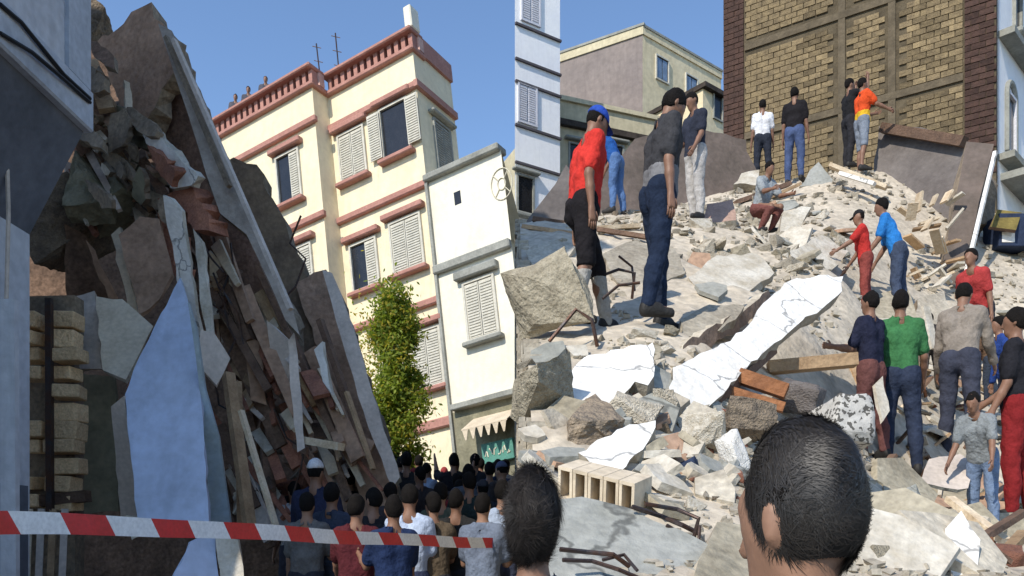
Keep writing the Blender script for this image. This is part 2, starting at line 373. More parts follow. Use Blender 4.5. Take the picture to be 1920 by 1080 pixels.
for b, a0, a1 in ((0, -.1, ar+.02), (.62, ar-.12, 16)):
    fr.part('cornice', a0, a1, b-.5, b+.14, 3.72, 3.86, M_pink, root, .03)
    fr.part('coping', a0, a1, b-.42, b+.20, 4.24, 4.36, M_pink, root, .03)
    k = int((a1-a0)/.24)
    for i in range(k):
        fr.part('baluster', a0+.06+i*.24, a0+.19+i*.24, b-.26, b+.03, 3.855, 4.245, M_pink, root)
    m = MB(); fr.box(m, a0, a1, b-.40, b-.20, 3.86, 4.24); fixn(m.build('parapet_wall', M_pinkl, root))
fr.part('end_parapet', -.08, .1, -1.8, -.43, 3.8, 4.32, M_pink, root)
fr.part('corner_post', -.12, .12, -.3, .1, 4.36, 5.0, M_whitewall, root, .03)
def pxwin(x, y, w, hh, style, b=0, **k):
    a, c = fr.px(x, y, b); return window(fr, root, a, c, w, hh, b, style, M_pink, M_shutter, **k)
pxwin(742, 243, .85, 1.35, 'open'); pxwin(662, 290, .85, 1.30, 'closed'); pxwin(685, 497, .85, 1.25, 'half'); pxwin(764, 458, .95, 1.35, 'closed')
pxwin(803, 672, .85, 1.45, 'closed'); pxwin(543, 333, .8, 1.35, 'half', .62); pxwin(566, 508, .8, 1.3, 'closed', .62)
# end wall openings
e = Frame(fr.P(0, 0, 0), -fr.n, -fr.h, fr.u)
for a, c in ((1.0, 1.4), (1.0, -1.8)): window(e, root, a, c, .7, 1.4, 0, 'closed', M_trimgrey, M_trimgrey, lint=.1)
fr.part('roof_slab', .05, 15.9, -1.7, -.45, 3.82, 3.9, M_conc_g, root)
# roof antennas
for (x, y0, y1, cr) in ((572, 120, 82, 1), (608, 130, 84, 1), (465, 190, 155, 0)):
    p0 = fr.P(fr.px(x, y0+20)[0], -.7, 3.88); p1 = p0+fr.u*(2.3 if cr else 1.9)+Vector((-.05 if x == 572 else 0, 0, 0)); m = MB(); m.tube([p0, p1], .022, 5)
    for t in (.55, .75, .95): c = p0.lerp(p1, t); m.tube([c+Vector((-.13, 0, .03)), c+Vector((.13, 0, -.03))], .012, 4)
    tag(m.build('roof_antenna', M_metal), 'thin %s antenna on the cream block roof' % {572: 'leaning', 608: 'upright', 465: 'short'}[x], 'antenna')

ROOF_FR = fr
# white two-storey house joined to it
root = empty('white_house', at(880, 1000, 20), 'low white house with grey roof edge, round wall emblem and shuttered window', 'house')
a1 = fr.px(964, 500, .1)[0]; yv = fr.P(a1, .1, 0)
m = MB()
foot = [fr.P(-.02, .10, 0), fr.P(a1, .10, 0), None, None]
bk = Vector((yv.x*1.35, yv.y*1.35, 0)); c0 = fr.P(-.02, -5.5, 0); bkp = Vector((yv.x+.0, yv.y+6.0, yv.z-.4))
foot = [foot[0], foot[1], bkp, c0]
m.box8([p-fr.u*10 for p in foot]+[p+fr.u*.0 for p in foot]); fixn(m.build('wall', M_whitewall, root))
fr.part('roof_edge', a1, -.04, -.2, .26, -.06, .12, M_trimgrey, root, .03)
fr.part('downpipe', -.13, -.05, .09, .19, -8, -.06, M_trimgrey, root)
cb_ = fr.px(890, 478, .1)[1]; fr.part('ledge', a1, -.04, .08, .24, cb_-.17, cb_+.06, M_trimgrey, root, .03)
a, c = fr.px(903, 578, .1); window(fr, root, a, c, .82, 1.42, .1, 'closed', M_trimgrey, M_shutter, lint=.22)
a, c = fr.px(858, 371, .1); fr.part('vent_opening', a-.1, a+.1, .08, .105, c-.17, c+.17, M_darkglass, root)
a, c = fr.px(941, 345, .1); m = MB()
for rr in (.40, .15):
    m.tube([fr.P(a+rr*math.cos(t)*.75, .115, c+rr*math.sin(t)) for t in np.linspace(0, 2*math.pi, 25)], .014, 5, False)
for t in np.arange(4)*math.pi/2+.78: m.tube([fr.P(a+.14*math.cos(t)*.75, .115, c+.14*math.sin(t)), fr.P(a+.38*math.cos(t)*.75, .115, c+.38*math.sin(t))], .014, 5)
m.build('wall_emblem', mat('emblem_relief', (.66, .60, .46), .85, .1), root)
cs = fr.px(905, 752, .1)[1]; fr.part('ledge', a1, -.2, .08, .35, cs-.1, cs+.05, M_trimgrey, root, .02)
fr.part('shop_front', a1, -.15, .09, .13, cs-3.4, cs-.1, M_olive, root)
# shop awning and sign board
aa0, ac0 = fr.px(965, 795, .4); aa1, _ = fr.px(880, 815, .4); m = MB()
k = 6
for i in range(k):
    a_ = aa0+(aa1-aa0)*i/k; b_ = aa0+(aa1-aa0)*(i+1)/k
    m.box8([fr.P(a_, .12, ac0+.42), fr.P(b_, .12, ac0+.42), fr.P(b_, .75, ac0+.05), fr.P(a_, .75, ac0+.05), fr.P(a_, .12, ac0+.45), fr.P(b_, .12, ac0+.45), fr.P(b_, .75, ac0+.08), fr.P(a_, .75, ac0+.08)])
    m.box8([fr.P(a_+.02, .735, ac0+.06), fr.P(b_-.02, .735, ac0+.06), fr.P((a_+b_)/2+.02, .735, ac0-.2), fr.P((a_+b_)/2-.02, .735, ac0-.2)]+[fr.P(a_+.02, .75, ac0+.06), fr.P(b_-.02, .75, ac0+.06), fr.P((a_+b_)/2+.02, .75, ac0-.2), fr.P((a_+b_)/2-.02, .75, ac0-.2)])
fixn(tag(m.build('shop_awning', M_creampanel), 'cream scalloped awning over the shop front of the white house', 'awning'))
a0, c0 = fr.px(965, 862, .3); a1s, c1 = fr.px(902, 838, .3)
root2 = empty('shop_sign', fr.P(a0, .3, c0), 'green shop sign board with pale script under the awning', 'sign')
fr.part('board', a0, a1s, .13, .3, c0+.05, c0+.55, mat('sign_green', (.10, .28, .22), .5, .1), root2, .01)
m = MB(); q = random.Random(4)
for i in range(6):      # pale script strokes
    x0 = a0+(a1s-a0)*(.1+.14*i); m.tube([fr.P(x0+.02*j*(1 if a1s > a0 else -1), .31, c0+.3+q.uniform(-.12, .12)) for j in range(5)], .016, 4)
m.build('script_lettering', M_whitewall, root2)
# split-type unit and dark creeper on the house corner
p = fr.P(fr.px(868, 745, .1)[0], .1, fr.px(868, 745, .1)[1])

# tall white block at the seam
T0 = Vector((.09, 25, 0)); hv = Vector((2340, 1500, 0)).normalized(); nv = Vector((hv.y, -hv.x, 0))
tf = Frame((T0.x, T0.y, CAMZ), hv, nv, (0, 0, 1))
tr, _ = tf.px(1050, 300)
root = empty('white_tower_block', (T0.x, T0.y, 2), 'tall narrow bright white apartment block with dark ledge lines and pale shutters', 'building')
m = MB(); ft = [tf.P(0, 0, 0), tf.P(tr, 0, 0), Vector((1.62, 32, 0)), Vector((.16, 32, 0))]
m.box8([(p.x, p.y, 1.9) for p in ft]+[(p.x, p.y, 22) for p in ft]); fixn(m.build('wall', M_towerwhite, root))
for yl in (42, 108, 150, 232, 302):
    c = tf.px(966, yl)[1]; tf.part('ledge', .0, tr+.02, -.01, .07, c-.07, c+.0, mat('ledge_dark', (.10, .09, .10), .9, .1), root)
for x, y, w_, h_ in ((988, 197, .62, 1.15), (994, 8, .62, 1.15)): a, c = tf.px(x, y); window(tf, root, a, c, w_, h_, 0, 'closed', None, M_shutter_w)
a, c = tf.px(984, 366); window(tf, root, a, c, .55, 1.1, 0, 'none', M_trimgrey, M_trimgrey, lint=.1)

# far building with rooftop tank
D = 34; cor = at(1205, 65, D); zt = cor.z
lft = at(1052, 150, D); hl = Vector((-.86, .51, 0)); hr = Vector((.78, .62, 0))
def onray(px, o, d):      # length along d from o to reach a column
    k = (px-CX)/F; return (k*o.y-o.x)/(d.x-k*d.y)
ll = onray(1042, cor, hl); lr = onray(1352, cor, hr)
root = empty('far_building', (cor.x, cor.y, 2), 'distant cream block with a blank side wall coloured pinkish grey for shade and blue windows', 'building')
lf = Frame((cor.x, cor.y, zt), hl, Vector((hl.y, -hl.x, 0))*(-1 if Vector((hl.y, -hl.x, 0)).y > 0 else 1), (0, 0, 1))
rf = Frame((cor.x, cor.y, zt), hr, Vector((hr.y, -hr.x, 0)), (0, 0, 1))
m = MB(); m.mi = 0
b0 = cor; b1 = cor+hr*(lr*1.0); b2 = b1+hl*ll; b3 = cor+hl*ll
def prism(m, pts, z0, z1): m.box8([(p.x, p.y, z0) for p in pts]+[(p.x, p.y, z1) for p in pts])
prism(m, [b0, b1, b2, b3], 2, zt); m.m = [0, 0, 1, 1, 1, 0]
w = m.build('wall', [M_farshade, M_farcream], root); fixn(w)  # left face's shade is painted: grey there, cream on the lit front
lf.part('parapet', -.05, ll, -.25, .06, 0, .35, M_lowcream, root); rf.part('parapet', .0, lr, -.25, .06, 0, .30, M_farcream, root)
lf.part('coping', -.1, ll, -.3, .1, .35, .45, M_trimgrey, root); rf.part('coping', -.02, lr, -.3, .1, .30, .40, M_trimgrey, root)
for x, y, ww, hh in ((1241, 131, .75, .95), (1296, 166, .75, 1.0), (1340, 190, .6, 1.0)):
    a, c = rf.px(x, y); wo = window(rf, root, a, c, ww, hh, 0, 'none', None, M_shutter); rf.part('pane', a-ww/2+.05, a-.03, .0, .03, c-hh/2+.05, c+hh/2-.05, M_bluewin, wo); rf.part('pane', a+.03, a+ww/2-.05, .0, .03, c-hh/2+.05, c+hh/2-.05, M_bluewin, wo)
# tank
p = at(1136, 92, D+2.5); m = MB(); m.tube([p+Vector((0, 0, -1.6)), p+Vector((0, 0, .25)), p+Vector((0, 0, .42))], [.42, .42, .12], 14)
tag(m.build('roof_tank', M_farshade, smooth=False), 'round grey water tank on the far building roof', 'tank')
# low house annex right of it
root = empty('annex_house', at(1335, 1000, 32), 'small cream annex with dark eaves beside the far block', 'house')
o = at(1318, 165, 31); af = Frame(o, hr, Vector((hr.y, -hr.x, 0)), (0, 0, 1)); al = onray(1375, o, hr)
af.part('wall', 0, al, -4, 0, -14, 0, M_farcream, root); af.part('eaves', -.1, al, -4.1, .2, -.02, .16, mat('eaves_dark', (.07, .055, .045), .9), root)
a, c = af.px(1345, 200); window(af, root, a, c, .5, 1.0, 0, 'none', None, M_trimgrey)
# low cream house between tower and far block
root = empty('low_house', at(1110, 1000, 27), 'low weathered cream house with dark cornice behind the mound', 'house')
o = at(1040, 186, 27.5); lh = Frame(o, (.93, .36, 0), (.36, -.93, 0), (0, 0, 1)); al = onray(1240, o, lh.h)
lh.part('wall', 0, al, -5, 0, -14, 0, M_lowcream, root); c = lh.px(1100, 240)[1]
lh.part('cornice', -.05, al, -.01, .18, c-.12, c+.08, mat('eaves_dark', (.07, .055, .045), .9), root); lh.part('coping', -.05, al, -.3, .1, 0, .15, M_lowcream, root)
for x in (1085, 1150): a, c = lh.px(x, 300); window(lh, root, a, c, .7, 1.0, 0, 'none', M_trimgrey, M_trimgrey, lint=.1)

# ------------------------------------------------------------------ bare brick gable at the right
hb = Vector((.833, -.553, 0)).normalized(); nb = Vector((hb.y, -hb.x, 0))
P0 = at(1600, 1000, 18); bf = Frame((P0.x, P0.y, 0), hb, nb, (0, 0, 1))
La = bf.px(1356, 300)[0]; Ra = bf.px(1869, 300)[0]; pl0 = bf.px(1396, 300)[0]; pr0 = bf.px(1806, 300)[0]
root = empty('brick_building', (P0.x, P0.y, 2), 'tall bare brick gable wall with concrete frame lines and brown corner piers', 'building')
bf.part('wall', La+.01, Ra-.01, -7, -.03, 1.9, 17.5, M_mortar, root)
CRS = .132; BW = .27; zlo = 9.0
beams = [11.15, 13.3, 15.4]; cols = [bf.px(1578, 100)[0], bf.px(1672, 100)[0]]
for z in beams: bf.part('concrete_beam', pl0+.005, pr0-.005, -.05, .016, z-.08, z+.08, M_colbeam, root)
for k, a in enumerate(cols):
    zs = [zlo-1]+beams+[17.4]
    for i in range(len(zs)-1): bf.part('concrete_column', a-.075, a+.075, -.05, .012, zs[i]+.082, zs[i+1]-.082, M_colbeam, root)
bricks = []; q = random.Random(12); row = 0; z = zlo
while z < 17.2:
    zc = z+CRS/2; row += 1
    if not any(abs(zc-b) < .08+CRS/2 for b in beams):
        a = pl0-.12+(.15 if row % 2 else 0)
        while a < pr0:
            a0 = max(a, pl0)+.009; a1_ = min(a+BW, pr0)-.009
            if a1_-a0 > .08 and not any(a0 < c_+.085 and a1_ > c_-.085 for c_ in cols): bricks.append((a0, a1_, zc, 'brick', M_tanbrick))
            a += BW
    for lo, hi in ((La, pl0-.02), (pr0+.02, Ra)):
        a = lo-(.15 if row % 2 else 0)
        while a < hi:
            a0 = max(a, lo)+.006; a1_ = min(a+BW, hi)-.006
            if a1_-a0 > .06: bricks.append((a0, a1_, zc, 'brick', M_brownbrick))
            a += BW
    z += CRS
def bpix(b): p = bf.P((b[0]+b[1])/2, 0, b[2]); return HY-F*(p.z-CAMZ)/p.y
vis = [b for b in bricks if -8 < bpix(b) < 300]; vis.sort(key=lambda b: bf.P(b[0], 0, b[2]).y)
first = set(id(b) for b in vis[:300]); cache = {}
Mrot = Matrix((bf.h, bf.n, bf.u)).transposed().to_4x4()
rest = {}
for b in bricks:
    L = round(b[1]-b[0], 2); off = q.uniform(-.008, .010)
    if id(b) in first:
        if (L, b[4].name) not in cache:
            m = MB(); m.box(-L/2, L/2, -.05, .0, -CRS/2+.008, CRS/2-.008); cache[(L, b[4].name)] = m.mesh('brick', b[4])
        o = bpy.data.objects.new('brick', cache[(L, b[4].name)]); C.objects.link(o); o.parent = root
        o.matrix_parent_inverse = parent_world(root).inverted()
        o.matrix_basis = Matrix.Translation(bf.P((b[0]+b[1])/2, off, b[2]))@Mrot@Matrix.Rotation(q.uniform(-.012, .012), 4, 'Y')
    else:
        m = rest.setdefault(b[4].name, MB()); bf.box(m, b[0], b[1], -.05, off, b[2]-CRS/2+.008, b[2]+CRS/2-.008)
for k_, m in rest.items(): o = m.build('brick_courses', MATS[k_], root); fixn(o); o['kind'] = 'stuff'

# white house at the far right with balcony
root = empty('balcony_house', at(1900, 1000, 17), 'white house front with arched balcony opening beside the brick gable', 'house')
o = at(1873, 1000, 16.9); o.z = 0; wf = Frame(o, (.72, .69, 0), (.69, -.72, 0), (0, 0, 1))
wf.part('wall', 0, 6, -2, 0, 2, 18, M_towerwhite, root)
for y in (60, 290): c = wf.px(1874, y)[1]; wf.part('ledge', -.02, 6, -.01, .30, c-.14, c, M_trimgrey, root)
a, c = wf.px(1893, 215); m = MB()
arc = [(a-.32, c-.9), (a-.32, c+.35)]+[(a-.32*math.cos(t), c+.35+.32*math.sin(t)) for t in np.linspace(.3, 2.84, 7)]+[(a+.32, c+.35), (a+.32, c-.9)]
m.tube([wf.P(x, .03, z) for x, z in arc], .06, 6); m.build('arch_surround', M_trimgrey, root)
window(wf, root, a, c-.25, .5, 1.2, 0, 'none', None, M_shutter_w)
a, c = wf.px(1905, 20); window(wf, root, a, c, .45, 1.0, 0, 'none', M_trimgrey, M_trimgrey, lint=.1)
c = wf.px(1880, 330)[1]; wf.part('balcony_slab', .1, 3, .0, .7, c-.15, c, M_trimgrey, root)
m = MB()
for i in range(16): wf.box(m, .14+i*.18, .17+i*.18, .62, .65, c, c+.8)
wf.box(m, .1, 3, .60, .67, c+.8, c+.85); fixn(m.build('railing', M_whitewall, root))

# ------------------------------------------------------------------ near house at the left with corbelled upper floor
D0 = 6.0; xo = -.533*D0; xi = -.603*D0; z2 = CAMZ+760/F*D0; z1 = CAMZ+560/F*D0; y0 = 3.5
root = empty('corbelled_house', (xi, 5, 0), 'blue grey rendered house corner with a jutting upper floor', 'house')
m = MB(); m.box(-9, xi, y0, D0, 0, z1); m.build('ground_floor_wall', M_bluegrey, root)
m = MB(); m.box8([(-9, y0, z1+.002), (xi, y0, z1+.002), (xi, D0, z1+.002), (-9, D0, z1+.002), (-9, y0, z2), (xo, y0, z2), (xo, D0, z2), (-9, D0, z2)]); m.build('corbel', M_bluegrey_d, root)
m = MB(); m.box(-9, xo, y0, D0, z2+.002, 11.0); m.build('upper_wall', M_bluegrey, root)
m = MB(); m.box(xo-.3, xo+.05, y0, D0+.03, z2-.03, z2+.28); m.build('ledge', mat('pale_ledge', (.42, .45, .50), .85, .1, 2, .3), root, bevel=.015)
m = MB(); m.box(xo-.2, xo+.03, D0-.28, D0+.02, z2+.29, 10.9); m.build('corner_pilaster', mat('pale_ledge', (.42, .45, .50)), root)
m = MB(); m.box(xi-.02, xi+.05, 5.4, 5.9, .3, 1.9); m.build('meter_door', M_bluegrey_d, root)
for nm, pts, lb in (('overhead_cable', [(0, 8, 4.9), (40, 42, 5.1), (75, 85, 5.3), (120, 140, 5.6), (155, 185, 5.95)], 'black cable drooping along the upper wall of the blue grey house'),
                    ('overhead_cable', [(0, 62, 4.9), (60, 98, 5.2), (110, 140, 5.5), (158, 192, 5.95)], 'lower black cable clipped along the blue grey ledge'),
                    ('drain_cable', [(14, 110, 5.5), (12, 250, 5.5), (16, 400, 5.56), (12, 560, 5.58)], 'pale cable hanging down the dark soffit of the blue grey house')):
    m = MB(); P = [at(*p) for p in pts]
    for p in P:
        p.x = max(p.x, xo+.06) if nm == 'overhead_cable' else max(p.x, xi+.03)
    m.tube(P, .014, 6); tag(m.build(nm, M_cable if nm == 'overhead_cable' else M_lav), lb, 'cable')

# ------------------------------------------------------------------ people: one continuous skin over a posed skeleton, clothes on top
def nets(f, X, Y, Zc):
    """surface of f = 0 on a grid"""
    nx, ny, nz = f.shape; s = f < 0
    cs = [s[i:nx-1+i, j:ny-1+j, k:nz-1+k] for i in (0, 1) for j in (0, 1) for k in (0, 1)]
    al = np.logical_and.reduce(cs); an = np.logical_or.reduce(cs); act = an & ~al
    I = np.argwhere(act)
    if len(I) == 0: return np.zeros((0, 3)), np.zeros((0, 4), int)
    idx = -np.ones(act.shape, int); idx[act] = np.arange(len(I))
    acc = np.zeros((len(I), 3)); cnt = np.zeros(len(I)); co = [(i, j, k) for i in (0, 1) for j in (0, 1) for k in (0, 1)]
    for a in co:
        for ax in range(3):
            if a[ax]: continue
            b = list(a); b[ax] = 1; ia = I+np.array(a); ib = I+np.array(b)
            fa = f[ia[:, 0], ia[:, 1], ia[:, 2]]; fb = f[ib[:, 0], ib[:, 1], ib[:, 2]]
            m = (fa < 0) != (fb < 0); t = np.where(m, fa/np.where(m, fa-fb, 1), 0)
            pa = np.stack([X[ia[:, 0]], Y[ia[:, 1]], Zc[ia[:, 2]]], 1); pb = np.stack([X[ib[:, 0]], Y[ib[:, 1]], Zc[ib[:, 2]]], 1)
            acc += np.where(m[:, None], pa+(pb-pa)*t[:, None], 0); cnt += m
    V = acc/np.maximum(cnt, 1)[:, None]; Q = []
    for ax in range(3):
        sl0 = [slice(None)]*3; sl1 = [slice(None)]*3; sl0[ax] = slice(0, -1); sl1[ax] = slice(1, None)
        ch = s[tuple(sl0)] != s[tuple(sl1)]; E = np.argwhere(ch); o1, o2 = (ax+1) % 3, (ax+2) % 3
        E = E[(E[:, o1] > 0) & (E[:, o2] > 0) & (E[:, o1] < f.shape[o1]-1) & (E[:, o2] < f.shape[o2]-1)]
        if len(E) == 0: continue
        c = []
        for d1, d2 in ((-1, -1), (0, -1), (0, 0), (-1, 0)):
            e = E.copy(); e[:, o1] += d1; e[:, o2] += d2; c.append(idx[e[:, 0], e[:, 1], e[:, 2]])
        q4 = np.stack(c, 1); ins = s[E[:, 0], E[:, 1], E[:, 2]]; q4[~ins] = q4[~ins][:, ::-1]; Q.append(q4)
    Q = np.concatenate(Q); return V, Q[(Q >= 0).all(1)]
def np_mesh(name, V, Q, m, smooth=True):
    me = bpy.data.meshes.new(name); me.vertices.add(len(V)); me.vertices.foreach_set('co', V.astype(np.float32).ravel())
    me.loops.add(Q.size); me.loops.foreach_set('vertex_index', Q.astype(np.int32).ravel())
    me.polygons.add(len(Q)); me.polygons.foreach_set('loop_start', np.arange(0, Q.size, Q.shape[1], dtype=np.int32))
    me.polygons.foreach_set('loop_total', np.full(len(Q), Q.shape[1], np.int32)) if bpy.app.version < (4, 1, 0) else None
    if smooth: me.polygons.foreach_set('use_smooth', np.ones(len(Q), bool))
    me.materials.append(m); me.update(calc_edges=True); me.validate(); return me
class Field:
    def __init__(s, X, Y, Z): s.X, s.Y, s.Z = X, Y, Z; s.f = np.full((len(X), len(Y), len(Z)), .2)
    def sub(s, lo, hi):
        r = []
        for A_, l, h_ in ((s.X, lo[0], hi[0]), (s.Y, lo[1], hi[1]), (s.Z, lo[2], hi[2])):
            r.append(slice(int(np.searchsorted(A_, l)), int(np.searchsorted(A_, h_))))
        return r
    def put(s, lo, hi, fn, k):
        r = s.sub(lo, hi)
        if any(q.stop-q.start < 1 for q in r): return
        x = s.X[r[0]][:, None, None]; y = s.Y[r[1]][None, :, None]; z = s.Z[r[2]][None, None, :]
        d = fn(x, y, z); o = s.f[tuple(r)]
        if k > 0: hh = np.clip(.5+.5*(o-d)/k, 0, 1); s.f[tuple(r)] = o*(1-hh)+d*hh-k*hh*(1-hh)
        else: s.f[tuple(r)] = np.minimum(o, d)
    def cone(s, a, b, ra, rb, k=.03):
        a = np.array(a, float); b = np.array(b, float); m = max(ra, rb)+.12; ab = b-a; L = max(ab@ab, 1e-9)
        def fn(x, y, z):
            t = np.clip(((x-a[0])*ab[0]+(y-a[1])*ab[1]+(z-a[2])*ab[2])/L, 0, 1)
            return np.sqrt((x-a[0]-t*ab[0])**2+(y-a[1]-t*ab[1])**2+(z-a[2]-t*ab[2])**2)-(ra+(rb-ra)*t)
        s.put(np.minimum(a, b)-m, np.maximum(a, b)+m, fn, k)
    def ell(s, c, r, Rm=None, k=.02):
        c = np.array(c, float); r = np.array(r, float); m = r.max()+.1; Rm = np.eye(3) if Rm is None else Rm
        def fn(x, y, z):
            dx, dy, dz = x-c[0], y-c[1], z-c[2]; q = 0
            for i in range(3): q = q+((dx*Rm[0, i]+dy*Rm[1, i]+dz*Rm[2, i])/r[i])**2
            return (np.sqrt(q)-1)*r.min()
        s.put(c-m, c+m, fn, k)
def rx(a): c, s_ = math.cos(a), math.sin(a); return np.array([[1, 0, 0], [0, c, -s_], [0, s_, c]])
def rz(a): c, s_ = math.cos(a), math.sin(a); return np.array([[c, -s_, 0], [s_, c, 0], [0, 0, 1]])
SKIN = [mat('skin_brown', (.23, .12, .075), .55, .08, 9, .05, spec=.4, fine=.06), mat('skin_tan', (.30, .165, .105), .55, .08, 9, .05, spec=.4, fine=.06)]
M_hair = mat('black_hair', (.012, .010, .009), .85, .2, 30, .5, 120, spec=.12)
M_eye = mat('eye_dark', (.03, .02, .018), .2, .1, 5, 0, spec=.5)
M_lip = mat('lip', (.20, .07, .06), .5, .1, 5, 0)
M_shoe = mat('shoe_dark', (.03, .028, .026), .6, .2, 9, .2); M_shoe_w = mat('shoe_pale', (.45, .44, .42), .6, .2, 9, .2)
CLOTH = {}
def cloth(c):
    if c not in CLOTH: CLOTH[c] = mat('cloth_%d' % len(CLOTH), c, .9, .14, 5, .75, 17, spec=.1, fine=.12)
    return CLOTH[c]
PSEED = [0]
def person(label, loc, H=1.74, th=0, shirt=(.3, .3, .3), pants=(.05, .06, .1), lean=0, hp=0, hyaw=0, legs=((4, 6), (-4, 6)), spread=5, arms=((4, 8, 12), (4, 8, 12)),
           sleeve='short', hem=-.02, cap=None, cap_peak=True, hair=True, vox=.016, skin=0, shoes='d', shorts=False, shirt2=None, socks=None, headfine=False, group=None, crouch=False, build=1.0, hands=True, dress=False, face=True, slim=.85):
    """legs = (thigh pitch, knee bend) for left and right; arms = (pitch, abduction, elbow); th = facing, 0 away from the camera, 90 right"""
    PSEED[0] += 1; sd_ = PSEED[0]; k = H/1.72; D2 = math.pi/180; J = {}
    pel = np.array([0, 0, 0.0]); sp = np.array([0, math.sin(lean*D2), math.cos(lean*D2)]); fw = np.array([0, math.cos(lean*D2), -math.sin(lean*D2)])
    X1 = np.array([1.0, 0, 0]); feet = []
    for i, sx in enumerate((-1, 1)):
        a, kn = legs[i]; hip = pel+X1*sx*.092
        td = np.array([sx*math.sin(spread*D2), math.sin(a*D2), -math.cos(a*D2)]); td /= np.linalg.norm(td); kne = hip+td*.43
        b = a-kn; sdv = np.array([sx*math.sin(spread*D2)*.5, math.sin(b*D2), -math.cos(b*D2)]); sdv /= np.linalg.norm(sdv); ank = kne+sdv*.40
        toe = ank+np.array([sx*.04, .17, -.045]); J[i] = (hip, kne, ank, toe); feet.append(ank[2])
    dz = .085-min(feet); pel = pel+np.array([0, 0, dz])
    J = {i: tuple(p+np.array([0, 0, dz]) for p in J[i]) for i in J}
    ch = pel+sp*.34; nk = pel+sp*.53; hd = nk+(sp*.6+rx(-hp*D2)@np.array([0, 0, 1])*.9)/1.5*.098
    Rh = rz(-hyaw*D2)@rx(-hp*D2); hc = hd+Rh@np.array([0, .015, .05])
    AR = {}
    for i, sx in enumerate((-1, 1)):
        p, ab, el = arms[i]; sh = pel+sp*.47+X1*sx*.178*build; p0 = p-lean*.6
        def dirv(pp): v = np.array([sx*math.sin(ab*D2), math.sin(pp*D2)*math.cos(ab*D2), -math.cos(pp*D2)*math.cos(ab*D2)]); return v
        elb = sh+dirv(p0)*.285; fd = dirv(p0+el); fd[0] *= (.4 if el > 20 else 1); fd /= np.linalg.norm(fd); wr = elb+fd*.25; AR[i] = (sh, elb, wr, fd)
    ptsall = [pel, hc+np.array([0, 0, .16]), hc+np.array([.12, .14, 0]), hc-np.array([.12, .14, 0])]+[p for j in J.values() for p in j]+[p for j in AR.values() for p in j[:3]]+[j[2]+j[3]*.2 for j in AR.values()]
    lo = np.min(ptsall, 0)-.17; hi = np.max(ptsall, 0)+.17; lo[2] = -.06
    v = vox/k
    if headfine:
        X_ = np.arange(lo[0], hi[0], .011); Y_ = np.arange(lo[1], hi[1], .011); Z_ = np.concatenate([np.arange(lo[2], hc[2]-.25, .03), np.arange(hc[2]-.25, hi[2], .0085)])
    else: X_, Y_, Z_ = (np.arange(lo[q_], hi[q_], v) for q_ in range(3))
    def torso(f, g=0., kk=.04):
        for sx in (-1, 1):
            f.cone(pel+X1*sx*.065+sp*.02, pel+X1*sx*.055*build+sp*.2, .105*build+g, .092*build+g, kk)
            f.cone(pel+X1*sx*.055*build+sp*.2, pel+X1*sx*.085*build+sp*.37+fw*.01, .092*build+g, .100*build+g, kk)
            f.cone(pel+X1*sx*.085*build+sp*.37, pel+X1*sx*.145*build+sp*.455, .10*build+g, .062+g, kk)
            f.cone(pel+X1*sx*.12+sp*.465, nk+X1*sx*.02, .05+g, .05+g, kk)
    def leg(f, i, g=0., to=2, g2=None):
        hip, kne, ank, toe = J[i]; g2 = g if g2 is None else g2
        f.cone(hip+np.array([0, -.015, .03]), kne, .092*build+g, .058+(g+g2)/2, .03)
        if to == 2: f.cone(kne, kne*.62+ank*.38+np.array([0, -.018, 0]), .055+(g+g2)/2, .054+g2, .02); f.cone(kne*.62+ank*.38+np.array([0, -.018, 0]), ank, .054+g2, .036+g2, .02)
    f = Field(X_, Y_, Z_); torso(f)
    for sx in (-1, 1): f.cone(pel+X1*sx*.07-fw*.045, pel+X1*sx*.07-fw*.05-sp*.03, .085, .075, .04)
    f.cone(nk-sp*.02, hd, .056, .052, .03)
    # head: skull, face, jaw, nose, brow, ears
    f.ell(hd+Rh@np.array([0, .0, .085]), (.076, .096, .098), Rh, .015); f.cone(hd+Rh@np.array([0, .045, .055]), hd+Rh@np.array([0, .06, -.008]), .056, .034, .03)
    f.cone(hd+Rh@np.array([0, .02, .03]), hd+Rh@np.array([0, .055, .0]), .058, .036, .03)
    f.cone(hd+Rh@np.array([0, .098, .075]), hd+Rh@np.array([0, .114, .040]), .009, .015, .012); f.cone(hd+Rh@np.array([-.032, .084, .094]), hd+Rh@np.array([.032, .084, .094]), .014, .014, .015)
    for sx in (-1, 1): f.ell(hd+Rh@np.array([sx*.080, -.004, .062]), (.010, .019, .033), Rh, .008)
    for i in (0, 1):
        leg(f, i); hip, kne, ank, toe = J[i]; f.cone(ank, toe, .036, .026, .02); f.cone(ank, ank+np.array([0, -.04, -.045]), .036, .03, .02)
        sh, elb, wr, fd = AR[i]; f.cone(sh, elb, .052, .041, .03); f.cone(elb, elb*.6+wr*.4, .041, .039, .015); f.cone(elb*.6+wr*.4, wr, .039, .026, .015)
        px_ = np.cross(fd, np.array([1.0, 0, 0])); px_ /= max(np.linalg.norm(px_), 1e-6)
        for t in (-.018, .018): f.cone(wr+fd*.01+px_*t*.6, wr+fd*.085+px_*t, .022, .018, .012)
    V, Q = nets(f.f, X_, Y_, Z_)
    # fingers: tapered, bent, of unequal length, rooted in the palm
    mb = MB()
